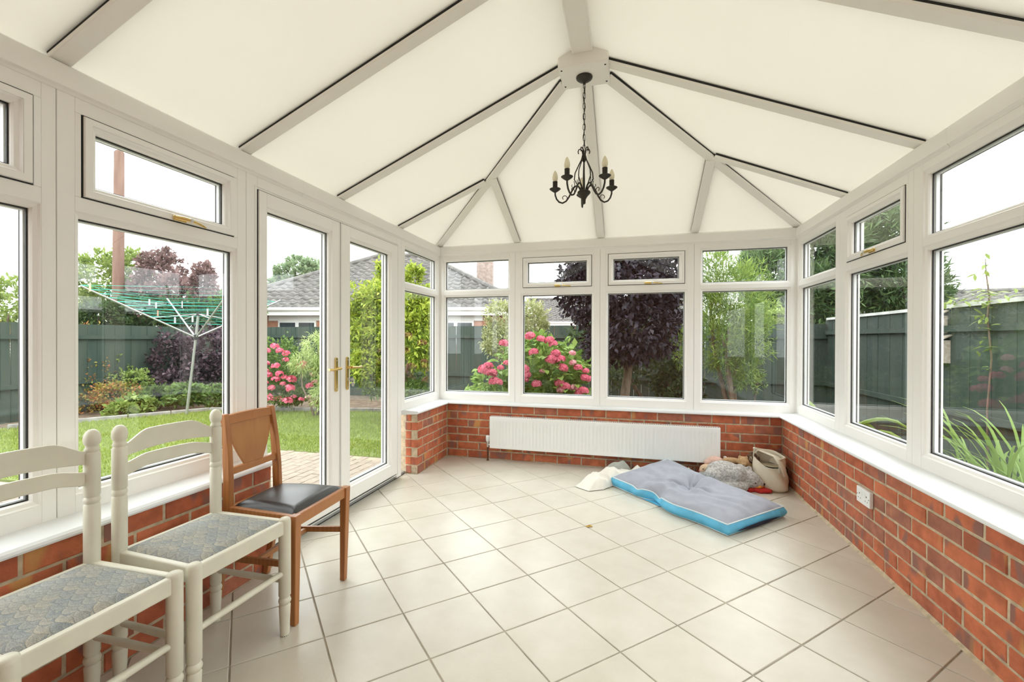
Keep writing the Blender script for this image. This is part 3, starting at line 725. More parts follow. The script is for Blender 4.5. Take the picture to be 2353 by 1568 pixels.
# ---------------------------------------------------------------- brown chair
def brown_chair():
    t = thing('dining_chair', 'brown wooden dining chair with black vinyl seat and pierced splat back', 'chair', (-1.545, 1.682, 0), R(3.2), local=True)
    fx, fy, bxf, bx, by = .213, .180, -.205, -.135, .148
    for s in (-1, 1):
        vs = []
        for z, hw in ((0, .0125), (.30, .016), (.455, .018)):
            for a, b in ((-1, -1), (1, -1), (1, 1), (-1, 1)): vs.append((fx-(.018-hw)*1+a*hw, s*fy-s*(.018-hw)+b*hw, z))
        MB().add(vs, [(0, 1, 2, 3), (8, 9, 10, 11)]+[(r*4+k, r*4+(k+1) % 4, (r+1)*4+(k+1) % 4, (r+1)*4+k) for r in (0, 1) for k in range(4)]).build('leg', 'oak', t, bevel=.003)
        # rear leg and back upright as one curved piece
        cur = [(-.205, 0, .028), (-.178, .15, .032), (-.150, .32, .036), (-.140, .44, .038), (-.142, .56, .036), (-.152, .70, .033), (-.168, .82, .030), (-.172, .848, .028)]
        vs = []; w_ = .0125
        for k, (x, z, d) in enumerate(cur):
            yy = s*(by-.012*max(0, z-.45)/.4)
            for a, b in ((-1, -1), (1, -1), (1, 1), (-1, 1)): vs.append((x+a*d/2, yy+b*w_, z))
        m_ = len(cur)
        MB().add(vs, [(0, 1, 2, 3), tuple((m_-1)*4+k for k in range(4))]+[(r*4+k, r*4+(k+1) % 4, (r+1)*4+(k+1) % 4, (r+1)*4+k) for r in range(m_-1) for k in range(4)]).build('back_upright', 'oak', t, smooth=True, bevel=.004, angle=30)
    # seat frame
    MB().box((fx-.016, -fy+.015, .405), (fx+.010, fy-.015, .453)).build('front_rail', 'oak', t, bevel=.004)
    for s in (-1, 1): MB().bar((bx, s*by, .405), (fx, s*fy, .405), .022, .048).build('side_rail', 'oak', t, bevel=.003)
    MB().box((bx-.012, -by, .405), (bx+.010, by, .450)).build('back_rail', 'oak', t, bevel=.003)
    def seat(u, v):
        x = bx+.018+(fx-bx-.024)*u; hw = by+(fy-by)*u-.010; y = -hw+2*hw*v
        e = min(u, 1-u, v, 1-v); z = .449+.020*min(1, e/.10)**.55+.014*(math.sin(PI*u)*math.sin(PI*v))**.7
        return (x, y, z)
    MB().grid(seat, 30, 30).build('seat_pad', 'vinyl', t, smooth=True, angle=80)
    # crest rail, splat, lower rail; back plane leans
    xb = lambda z: -.142-(z-.56)*.105
    hwz = lambda z: by-.012*(z-.45)/.4
    def slab(poly, th, name, m_):
        MB().add([(xb(z)+d, y, z) for d in (-th/2, th/2) for y, z in poly], [tuple(range(len(poly)))[::-1], tuple(range(len(poly), 2*len(poly)))]+[(i, (i+1) % len(poly), len(poly)+(i+1) % len(poly), len(poly)+i) for i in range(len(poly))]).build(name, m_, t, bevel=.002)
    w1 = hwz(.82)
    slab([(-w1, .803)]+[(w1, .803)]+[(w1*math.cos(PI*k/10), .838+.007*math.sin(PI*k/10)) for k in range(11)], .022, 'crest_rail', 'oak')
    w2 = hwz(.60)
    slab([(-w2, .583), (w2, .583), (w2, .612), (-w2, .612)], .020, 'lower_rail', 'oak')
    L = []
    for k in range(13):
        q = k/12; z = .607+(.808-.607)*q; L.append((.050+.082*(.18*q+.82*(1-(1-q)**1.9 if q < 1 else 1))**1.0, z))
    L = [(.054+.072*math.sin(q*PI/2)**.95, .607+.2*q) for q in [k/12 for k in range(13)]]
    slab([(y, z) for y, z in L]+[(-y, z) for y, z in L[::-1]], .008, 'splat', 'oak_splat')
    for s in (-1, 1): MB().bar((bxf+.045, s*(by), .215), (fx-.004, s*(fy-.004), .235), .015, .026).build('side_stretcher', 'oak', t, bevel=.002)
    MB().box((.0, -fy+.025, .222), (.017, fy-.025, .244)).build('cross_stretcher', 'oak', t, bevel=.002)
brown_chair()

# ---------------------------------------------------------------- dog bed
cL, cF, cR_, cB = Vector((-.125, 3.625, 0)), Vector((.575, 2.875, 0)), Vector((.995, 3.285, 0)), Vector((.325, 3.985, .055))
db = thing('dog_bed', 'grey cushion pet bed with turquoise blue sides', 'pet bed', (.43, 3.43, 0))
def bedxy(s, t):                                   # s along L->F (long), t from the blue front edge to the back edge
    p = cL*(1-s)*(1-t)+cF*s*(1-t)+cR_*s*t+cB*(1-s)*t
    pinch = math.exp(-((s-.42)/.07)**2)
    n = Vector((.69, .70, 0))
    return p+n*(.055*pinch*(1-t)**2)-n*.03*math.exp(-((s-.62)/.12)**2)*(1-t)**2
def bedh(s, t):
    e = min(1, min(s, 1-s)/.10)**.6*min(1, min(t, 1-t)/.16)**.6
    h = .072+.040*e
    c = math.exp(-(((s-.46)/.10)**2+((t-.55)/.16)**2)); h -= .058*c
    g = (math.exp(-((s-.44)/.045)**2)*.036+math.exp(-((s-.27)/.03)**2)*.016)*(1-t)**1.5; h -= g
    an = math.atan2((t-.55)*.62, (s-.46)*1.0); rr = math.hypot((t-.55)*.62, s-.46)
    h += .017*math.sin(an*7+1.6*math.sin(an*3+.5))*math.exp(-((rr-.12)/.11)**2)
    h += .012*noise3((s*6, t*4, 0), 1., 3.)*e+.006*math.sin(t*24-s*15+5*noise3((s*3, t*3, 1)))*e
    h += .05*max(0, .35-s)*t*1.6
    return h
def bedtop(s, t): p = bedxy(s, t); return (p.x, p.y, p.z*(1 if True else 0)+bedh(s, t))
MB().grid(bedtop, 90, 60).build('top_cover', 'bed_grey', db, smooth=True, angle=80)
per = [(k/60, 0.) for k in range(60)]+[(1., k/36) for k in range(36)]+[(1-k/60, 1.) for k in range(60)]+[(0., 1-k/36) for k in range(36)]
vs = []; NB = 7
cen = (cL+cF+cR_+cB)/4
for i, (s, t) in enumerate(per):
    p = bedxy(s, t); h = bedh(s, t); out = (p-cen); out.z = 0; out.normalize()
    for j in range(NB):
        q = j/(NB-1); bl = .022*math.sin(PI*q)+.004*noise3((i*.35, q*3, 0), 1., 2.); lift = .018*max(0, 1-abs(s-.9)/.1)*0
        vs.append((p.x+out.x*bl, p.y+out.y*bl, p.z+.004+(h-.004)*q))
n = len(per)
MB().add(vs, [(i*NB+j, ((i+1) % n)*NB+j, ((i+1) % n)*NB+j+1, i*NB+j+1) for i in range(n) for j in range(NB-1)]).build('side_band', 'bed_blue', db, smooth=True, angle=80)
MB().tube([(lambda p: (p.x, p.y, p.z+bedh(s, t)))(bedxy(s, t)) for s, t in per], .0042, 6, closed=True).build('piping', 'bed_piping', db, smooth=True)
MB().tube([(lambda p: (p.x, p.y, p.z+.008))(bedxy(s, t)) for s, t in per], .0045, 6, closed=True).build('piping', 'bed_piping', db, smooth=True)
MB().add([tuple(bedxy(s, t)+Vector((0, 0, .004))) for s, t in ((0, 0), (1, 0), (1, 1), (0, 1))], [(3, 2, 1, 0)]).build('base_cover', 'bed_blue', db)
zp = []
for k in range(13):
    q = .12+.72*k/12; p = bedxy(1., q); out = (p-cen); out.z = 0; out.normalize(); zp.append((p+out*.0275, .010*math.sin(PI*k/12)+.001))
MB().add([tuple(p+Vector((0, 0, .030-d))) for p, d in zp]+[tuple(p+Vector((.001, -.001, .032+d))) for p, d in zp], [(i, i+1, 14+i, 13+i) for i in range(12)]).build('zip_gap', 'bed_zip', db)
MB().ball(tuple(bedxy(.46, .55)+Vector((0, 0, .055))), (.012, .012, .006), 10).build('button', 'bed_grey', db, smooth=True)

# ---------------------------------------------------------------- cloths
def heap(name, m_, outline, hgt, label, cat, seed, folds=6., nr=44, na=130, fr=(1., 0.)):
    c = np.mean(np.array(outline), 0); mb = MB(); L = np.array(outline); k = len(L)
    def fn(u, v):
        a = u*k; i = int(a) % k; f = a-int(a); f = f*f*(3-2*f)
        p = L[i]*(1-f)+L[(i+1) % k]*f; q = c+(p-c)*v
        w_ = noise3((q[0], q[1], 0), 7., seed)*.5+.50*(1-2*abs(math.sin((q[0]*fr[0]+q[1]*fr[1])*folds*3.2+3.2*noise3((q[0], q[1], 0), 6., seed+4))))+.20*(1-2*abs(noise3((q[0], q[1], 3), 13., seed+2)))
        h = hgt*(1-v**2.4)**.75*(.66+.34*w_)+.006*(1-v)
        return (q[0]+.012*noise3((q[0], q[1], 1), 9., seed)*v, q[1]+.012*noise3((q[0], q[1], 2), 9., seed)*v, max(.003, h+.010*noise3((q[0], q[1], 5), 16., seed)*(1-v*v)))
    o = mb.grid(fn, na, nr, wrap=True).build(name, m_, smooth=True, angle=80)
    sm_ = o.modifiers.new('smooth', 'SMOOTH'); sm_.iterations = 5; sm_.factor = .5
    return tag(o, label, cat)
heap('blanket', 'cream_cloth', [(-.41, 3.52), (-.30, 3.44), (-.185, 3.50), (-.125, 3.605), (-.03, 3.66), (.09, 3.80), (.12, 3.93), (-.02, 4.0), (-.2, 3.95), (-.34, 3.78)], .125, 'crumpled cream blanket heaped beside the pet bed', 'blanket', 1.3, 7., fr=(.6, .8))
heap('towel', 'cream_cloth', [(-.01, 3.87), (.07, 3.835), (.185, 3.925), (.24, 4.015), (.12, 4.035), (0., 4.01)], .10, 'white towel bunched between the blanket and the radiator', 'towel', 5.1, 6.)
heap('cushion', 'grey_cloth', [(-.19, 3.965), (-.06, 3.985), (.03, 4.03), (.02, 4.09), (-.1, 4.11), (-.2, 4.06)], .15, 'small grey cushion behind the cream blanket', 'cushion', 8.7, 3., 18, 48)
sc = heap('spotted_cloth', 'spot_cloth', [(.34, 4.03), (.42, 3.925), (.56, 3.83), (.615, 3.88), (.58, 3.97), (.48, 4.05)], .115, 'cream cloth with dark spots behind the pet bed', 'cloth', 3.3, 4., 20, 48)
for k in range(9):
    a = R(200+k*37); q = (.49+.06*math.cos(a)*(1-.05*k), 3.93+.05*math.sin(a), .0)
    MB().ball((q[0], q[1], .095), (.007, .007, .02), 8).build('spot', 'plush_dark', sc)

# ---------------------------------------------------------------- plush toys
def plush(name, label, parts, m_, vox=.009, loc=None):
    mb = MB()
    for p in parts:
        rot = Matrix.Rotation(p[2], 3, 'Z') @ Matrix.Rotation(p[3], 3, 'Y') if len(p) > 2 else None
        mb.ball(p[0], p[1], 14, rot)
    o = mb.build(name, m_, smooth=True, angle=180)
    r = o.modifiers.new('remesh', 'REMESH'); r.mode = 'VOXEL'; r.voxel_size = vox; r.use_smooth_shade = True
    s = o.modifiers.new('smooth', 'SMOOTH'); s.iterations = 4; s.factor = .6
    return tag(o, label, 'soft toy')
B_ = Vector((.772, 3.83, 0))
def bp(x, y, z): return (B_.x+x, B_.y+y, z)
gp = plush('plush_bear', 'large grey shaggy plush toy lying on its belly beside the canvas bag', [
    (bp(-.02, .03, .105), (.150, .115, .098), .2, .15), (bp(-.11, -.03, .085), (.085, .075, .075), .3, .3),
    (bp(.145, .0, .075), (.088, .08, .072)), (bp(.20, -.02, .060), (.05, .045, .042)), (bp(.065, -.055, .125), (.052, .042, .07), .2, .3),
    (bp(.10, .05, .13), (.045, .04, .055), .2, -.3), (bp(.0, -.105, .040), (.085, .042, .038), .25, 0.), (bp(.075, -.085, .038), (.06, .038, .034), .4, 0.),
    (bp(-.17, -.06, .045), (.07, .042, .042), .5, 0.), (bp(-.17, .05, .06), (.06, .04, .04), -.5, 0.), (bp(.10, .085, .05), (.07, .04, .04), .4, 0.), (bp(.155, .03, .150), (.026, .014, .030))], 'plush_grey')
gp_eye = MB().ball(bp(.175, -.068, .072), .0065, 10).build('eye', 'gasket', gp, smooth=True)
MB().ball(bp(.243, -.03, .058), (.012, .010, .009), 10).build('nose', 'gasket', gp, smooth=True)
tp = plush('plush_piglet', 'small beige plush animal with pink snout under the radiator end', [((.625, 3.965, .095), (.052, .045, .045)), ((.590, 3.945, .085), (.022, .022, .019)), ((.67, 4.0, .065), (.06, .05, .06)), ((.63, 3.955, .035), (.04, .03, .035)), ((.655, 3.96, .135), (.018, .010, .014))], 'plush_beige', .006)
MB().ball((.575, 3.937, .086), (.010, .014, .012), 10).build('snout', 'nose_pink', tp, smooth=True)
MB().ball((.597, 3.922, .108), .0045, 8).build('eye', 'gasket', tp, smooth=True)
plush('plush_pink_toy', 'pink plush toy tucked against the radiator corner', [((.70, 3.995, .165), (.070, .035, .040)), ((.64, 3.99, .150), (.03, .025, .025)), ((.755, 4.0, .150), (.035, .03, .03)), ((.71, 4.005, .085), (.04, .03, .085))], 'plush_pink', .007)
tb = plush('plush_monkey', 'brown plush bear resting on top of the grey one', [((.900, 3.935, .190), (.045, .042, .042)), ((.820, 3.965, .185), (.075, .028, .026), .1, .05), ((.930, 3.965, .155), (.06, .05, .05)), ((.875, 3.94, .225), (.014, .010, .014)), ((.925, 3.93, .225), (.014, .010, .014)), ((.895, 3.900, .172), (.022, .018, .018)), ((.94, 3.985, .12), (.04, .04, .05))], 'plush_tan', .007)
MB().ball((.892, 3.882, .176), (.006, .005, .004), 8).build('nose', 'gasket', tb, smooth=True)
fr_ = plush('plush_frilly_toy', 'dark brown shaggy toy peeping from the canvas bag', [((.975, 3.955, .235), (.035, .03, .035)), ((.945, 3.94, .225), (.022, .02, .028)), ((1.0, 3.945, .215), (.028, .024, .030)), ((.965, 3.94, .20), (.03, .02, .022)), ((.975, 3.98, .13), (.05, .045, .12))], 'plush_dark', .007)
for k in range(5):
    a = k*1.3; MB().tube([(.965+.012*math.cos(a+t*.8)+.008*k-.016, 3.915+.004*t, .215+.022*math.sin(a+t*.8)) for t in range(6)], .0018, 5).build('ribbon', 'canvas', fr_, smooth=True)
def flat_toy(name, label, m_, pts, z0, z1, seed):
    c = np.mean(np.array(pts), 0); L = np.array(pts); k = len(L)
    def fn(u, v):
        a = u*k; i = int(a) % k; f = a-int(a); p = L[i]*(1-f)+L[(i+1) % k]*f; q = c+(p-c)*math.sin(v*PI/2) if v <= .5 else c+(p-c)*math.sin((1-v)*PI/2+.0001)
        t = math.sqrt(max(0, math.sin(PI*v)))
        z = z0 if v < .02 else z0+(z1-z0)*(v)
        return (q[0], q[1], z+.004*noise3((q[0], q[1], 0), 20., seed))
    def fn2(u, v):
        a = u*k; i = int(a) % k; f = a-int(a); f = f*f*(3-2*f); p = L[i]*(1-f)+L[(i+1) % k]*f
        r_ = [0, .8, .97, 1., .97, .8, 0][min(6, int(round(v*6)))]; z = [z0, z0, z0+(z1-z0)*.2, (z0+z1)/2, z1-(z1-z0)*.2, z1, z1+.004][min(6, int(round(v*6)))]
        q = c+(p-c)*r_; return (q[0], q[1], z+.003*noise3((q[0], q[1], 0), 25., seed))
    return tag(MB().grid(fn2, k*6, 7, wrap=True).build(name, m_, smooth=True, angle=60), label, 'soft toy')
flat_toy('felt_toy', 'flat red toy lying on the tiles beside the canvas bag', 'red_cloth', [(.845, 3.775), (.90, 3.745), (.94, 3.765), (.985, 3.74), (1.06, 3.76), (1.09, 3.82), (1.0, 3.86), (.88, 3.84)], .001, .028, 2.)
flat_toy('folded_cloth', 'orange folded cloth toy on top of the red one', 'orange_cloth', [(.865, 3.80), (.985, 3.765), (1.02, 3.80), (1.0, 3.85), (.90, 3.86)], .027, .060, 4.)
# canvas bag
bg_ = thing('canvas_bag', 'slumped cream canvas tote bag in the brick corner', 'bag', (1.10, 3.90, 0))
bc = np.array([1.085, 3.880]); ax1 = np.array([.83, -.55]); ax2 = np.array([.55, .83])
prf = [(0, .0), (.10, .0), (.125, .02), (.132, .07), (.128, .12), (.117, .165), (.104, .205), (.098, .235)]
def bag(u, v):
    f = v*(len(prf)-1); i = min(int(f), len(prf)-2); g = f-i; r_ = prf[i][0]*(1-g)+prf[i+1][0]*g; z = prf[i][1]*(1-g)+prf[i+1][1]*g
    a = 2*PI*u; cr = 1+.07*math.sin(a*5+z*30+2)*min(1, z/.08)+.05*noise3((math.cos(a)*2, math.sin(a)*2, z*9), 1., 6.)
    p = bc+ax1*(math.cos(a)*r_*1.0*cr)+ax2*(math.sin(a)*r_*.72*cr)+ax1*(-.02*z/.2)
    tilt = .055*math.cos(a-2.3)*(z/.235)**2
    return (p[0], p[1], z*(1.0)+tilt)
MB().grid(bag, 64, 30, wrap=True).build('sack', 'canvas', bg_, smooth=True, angle=80).modifiers.new('sol', 'SOLIDIFY').thickness = .004
# folded-over collar: a wide band standing behind the mouth and drooping over the right side
def collar(u, v):
    a = R(212)-R(245)*u; r_ = .106+.006*math.sin(a*3+1)
    top = .305-.055*u**1.3+.005*math.sin(u*15); low = .205-.07*u**2
    z = low+(top-low)*v; k = 1.04+.10*math.sin(PI*v)*.5
    p = bc+ax1*(math.cos(a)*r_*k-.018)+ax2*(math.sin(a)*r_*.74*k)
    return (p[0], p[1]+.004*math.sin(u*20+v*3), z)
MB().grid(collar, 50, 10).build('collar', 'canvas', bg_, smooth=True, angle=80).modifiers.new('sol', 'SOLIDIFY').thickness = .007
MB().tube([collar(k/49, 1.) for k in range(50)], .006, 8).build('hem', 'canvas', bg_, smooth=True)
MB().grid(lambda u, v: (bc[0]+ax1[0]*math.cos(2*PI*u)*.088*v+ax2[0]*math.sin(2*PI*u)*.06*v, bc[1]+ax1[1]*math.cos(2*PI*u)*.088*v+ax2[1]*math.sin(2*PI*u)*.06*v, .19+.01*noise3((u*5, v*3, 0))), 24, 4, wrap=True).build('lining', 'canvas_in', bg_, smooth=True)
hd = [collar(.30, .9), collar(.42, .95)]
hd = [(hd[0][0], hd[0][1]-.01, hd[0][2]), (hd[1][0]-.005, hd[1][1]-.05, hd[1][2]-.012)]+[tuple(np.append(bc+ax1*r1+ax2*r2, z)) for r1, r2, z in ((.045, -.02, .268), (.085, -.055, .235), (.112, -.062, .185), (.120, -.055, .14))]
MB().tube(hd, [.018, .022, .024, .024, .022, .014], 8, flat=.28).build('handle', 'canvas', bg_, smooth=True)
bb = MB().grid(lambda u, v: (1.195+.034*math.sin(PI*v)*math.cos(2*PI*u), 3.985+.11*math.sin(PI*v*.96+.06)*math.sin(2*PI*u)*(1-.3*v), .003+.235*v+.006*noise3((u*6, v*4, 0))), 28, 12, wrap=True).build('dark_object', 'black_object', smooth=True, angle=80); tag(bb, 'thin dark object squeezed between the canvas bag and the brick wall', 'bag')  # plain dark object filling the strip beside the wall
# dried leaf on the floor
lf = MB().add([(-.262, 2.795, .001), (-.245, 2.782, .004), (-.222, 2.792, .006), (-.215, 2.803, .002), (-.235, 2.812, .008), (-.25, 2.806, .003)], [(0, 1, 2, 3, 4, 5)]); lfo = lf.build('dried_leaf', 'leaf_dry'); lfo.modifiers.new('s', 'SOLIDIFY').thickness = .0012; tag(lfo, 'small brown dried leaf on the cream floor tiles', 'leaf')

# ================================================================ garden
GZ = -.15
gd = MB().box((-40, -30, GZ-.3), (45, 70, GZ-.035)).build('ground', 'soil'); tag(gd, 'bare brown soil of the garden', 'ground', kind='structure')
def flatpoly(pts, z0, z1): return MB().prism([(x, y, z0) for x, y in pts], (0, 0, z1-z0))
lawn_pts = [(-1.2, 4.40), (-4.05, 4.38), (-4.1, 2.85), (-8.6, 2.6), (-8.75, 4.3), (-8.0, 5.4), (-7.4, 6.35), (-5.9, 6.75), (-4.5, 7.1), (-3.2, 7.1), (-1.2, 6.9)]
lo = flatpoly(lawn_pts, GZ-.05, GZ).build('lawn', 'lawn_soil'); tag(lo, 'mown green lawn beyond the paved patio', 'lawn', kind='structure')
def inside(pts, P):
    x, y = P[:, 0], P[:, 1]; r = np.zeros(len(P), bool); n = len(pts)
    for i in range(n):
        x0, y0 = pts[i]; x1, y1 = pts[(i+1) % n]
        c = ((y0 > y) != (y1 > y)) & (x < (x1-x0)*(y-y0)/((y1-y0) if y1 != y0 else 1e-9)+x0); r ^= c
    return r
def rawmesh(name, V, F, m, parent=None, kind=None):
    """V (n,3), F (k,3|4) arrays"""
    me = bpy.data.meshes.new(name); k = F.shape[1]
    me.vertices.add(len(V)); me.vertices.foreach_set('co', V.astype(np.float32).ravel())
    me.loops.add(F.size); me.loops.foreach_set('vertex_index', F.astype(np.int32).ravel())
    me.polygons.add(len(F)); me.polygons.foreach_set('loop_start', np.arange(0, F.size, k, dtype=np.int32)); me.polygons.foreach_set('loop_total', np.full(len(F), k, dtype=np.int32))
    me.update(); me.validate(); me.materials.append(MATS[m])
    o = link(name, me, parent)
    if kind: o['kind'] = kind
    return o
# grass blades
P = np.stack([RNG.uniform(-8.8, -1.2, 120000), RNG.uniform(2.6, 7.2, 120000)], 1); P = P[inside(lawn_pts, P)][:62000]; n = len(P)
a = RNG.uniform(0, 2*PI, n); h = RNG.uniform(.02, .05, n); wd = RNG.uniform(.004, .008, n); ln = RNG.normal(0, .015, (n, 2))
b0 = np.stack([P[:, 0]+np.cos(a)*wd, P[:, 1]+np.sin(a)*wd, np.full(n, GZ-.002)], 1); b1 = np.stack([P[:, 0]-np.cos(a)*wd, P[:, 1]-np.sin(a)*wd, np.full(n, GZ-.002)], 1)
tp_ = np.stack([P[:, 0]+ln[:, 0], P[:, 1]+ln[:, 1], GZ+h], 1)
rawmesh('grass_blades', np.stack([b0, b1, tp_], 1).reshape(-1, 3), np.arange(3*n).reshape(-1, 3), 'lf_grass', lo, 'stuff')
le = thing('lawn_edging', 'low grey stone edging between the lawn and the flower border', 'edging', (-4.5, 7.1, GZ))
ep = [(-8.75, 4.3), (-8.0, 5.4), (-7.4, 6.35), (-5.9, 6.75), (-4.5, 7.1), (-3.2, 7.1), (-1.2, 6.9)]
for (x0, y0), (x1, y1) in zip(ep, ep[1:]):
    L_ = math.hypot(x1-x0, y1-y0); nk = max(1, round(L_/.6))
    for k in range(nk):
        a_ = Vector((x0+(x1-x0)*(k+.01)/nk, y0+(y1-y0)*(k+.01)/nk, GZ-.05)); b_ = Vector((x0+(x1-x0)*(k+.99)/nk, y0+(y1-y0)*(k+.99)/nk, GZ-.05))
        MB().bar(a_, b_, .05, .115).build('edging_stone', 'edging_stone', le, bevel=.008)
# patio of block pavers
pa = flatpoly([(-2.0, -1.5), (-8.5, -1.5), (-8.5, 2.58), (-4.1, 2.80), (-4.05, 4.37), (-2.0, 4.39)], GZ-.06, GZ-.006).build('patio', 'sand'); tag(pa, 'block paved patio outside the double doors', 'patio', kind='structure')
pm = [MB().box((-.0475, -.097, -.05), (.0475, .097, 0)) for _ in range(1)][0].mesh('paver', 'paver')
for i in range(20):
    for j in range(10):
        x = -2.06-.1*i; y = 4.27-.2*j-(.1 if i % 2 else 0)
        if y < 2.35: continue
        o = link('paver', pm, pa, .004, 1); o.location = (x, y, GZ+random.uniform(-.002, .003)); o.rotation_euler = (random.uniform(-.008, .008), random.uniform(-.01, .01), random.uniform(-.012, .012))
mb = MB()
for i in range(60):
    for j in range(24):
        x = -2.06-.1*i; y = 4.27-.2*j-(.1 if i % 2 else 0)
        if (i < 20 and y >= 2.35) or y > (2.5 if i >= 20 else 9): continue
        mb.box((x-.0475, y-.097, GZ-.05), (x+.0475, y+.097, GZ+random.uniform(-.002, .003)))
mb.build('paver_field', 'paver', pa)['kind'] = 'stuff'

# ---------------------------------------------------------------- fences
def fence(name, label, p0, p1, ztop, cap=True, bw=.145):
    p0 = Vector((p0[0], p0[1], 0)); p1 = Vector((p1[0], p1[1], 0)); L = (p1-p0).length; t = (p1-p0)/L; nrm = Vector((-t.y, t.x, 0))
    f = thing(name, label, 'fence', (p0.x, p0.y, GZ-.04))
    rz = math.atan2(t.y, t.x); zb = GZ-.04
    bm_ = MB().box((-bw/2, -.009, 0), (bw/2, .009, ztop-zb-.03)).mesh('fence_board', 'fence_dark')
    nb = int(L/(bw+.003))
    for k in range(nb+1):
        q = p0+t*((bw+.003)*(k+.5)); o = link('fence_board', bm_, f); o.location = Vector((q.x, q.y, zb))+nrm*(.003*(k % 2))-Vector((p0.x, p0.y, zb)); o.rotation_euler = (0, random.uniform(-.004, .004), rz)
    for z in (.35, ztop-.3): MB().bar((p0.x, p0.y, z), (p1.x, p1.y, z), .04, .07).build('fence_rail', 'fence_dark', f).location += nrm*.035
    if cap: MB().bar((p0.x, p0.y, ztop-.035), (p1.x, p1.y, ztop-.035), .07, .04).build('capping_rail', 'fence_cap', f)
    return f
fence('garden_fence', 'dark green board fence with a pale capping rail beside the bird boxes', (3.5, -1.5), (3.5, 9.2), 1.575)
fence('garden_fence', 'dark board fence behind the purple tree and hydrangea', (3.5, 9.25), (-9.6, 9.25), 1.50, False)
fence('garden_fence', 'dark board fence behind the rotary airer and the orange shrub', (-9.6, 9.2), (-9.6, -1.5), 1.46, False)

# ---------------------------------------------------------------- houses
def tiled(parent, a, b, c, d, cw=.33, rowh=.34):
    """interlocking pantiles on the quad a(eave left) b(eave right) c(ridge right) d(ridge left)"""
    a, b, c, d = [np.array(q, float) for q in (a, b, c, d)]
    U = (b-a)/np.linalg.norm(b-a); W_ = np.linalg.norm(b-a); up = (d+c)/2-(a+b)/2; up = up-U*(up@U); H = np.linalg.norm(up); V = up/H; N_ = np.cross(U, V); N_ = N_ if N_[2] > 0 else -N_
    la = (d-a)@U; ra = W_-(c-a)@U
    rows = int(H/rowh)+1; vs = []; fs = []; pr = [(0, 0), (.12, .045), (.30, .055), (.45, .02), (.62, -.01), (.85, -.012), (1, 0)]
    for r_ in range(rows):
        v0 = r_*rowh; v1 = min(H, v0+rowh*1.08); f0 = v0/H
        if v1-v0 < .03: continue
        x0 = la*(v0/H) if la else 0; x1 = W_-ra*(v0/H)
        y0 = la*(v1/H); y1 = W_-ra*(v1/H)
        n0 = math.floor(x0/cw); n1 = math.ceil(x1/cw)
        for k in range(n0, n1):
            base = len(vs)
            for vv, lo_, hi_, lift in ((v0, x0, x1, .035), (v1, y0, y1, 0.)):
                for q, hh in pr:
                    x = min(max((k+q)*cw, lo_), hi_); vs.append(a+U*x+V*vv+N_*(hh+lift))
            m_ = len(pr)
            for i in range(m_-1): fs.append((base+i, base+i+1, base+m_+i+1, base+m_+i))
            for i in range(m_): vs.append(vs[base+i]-N_*.045)
            for i in range(m_-1): fs.append((base+i, base+2*m_+i, base+2*m_+i+1, base+i+1))
    return rawmesh('roof_tiles', np.array(vs), np.array(fs), 'roof_tile', parent, 'stuff')
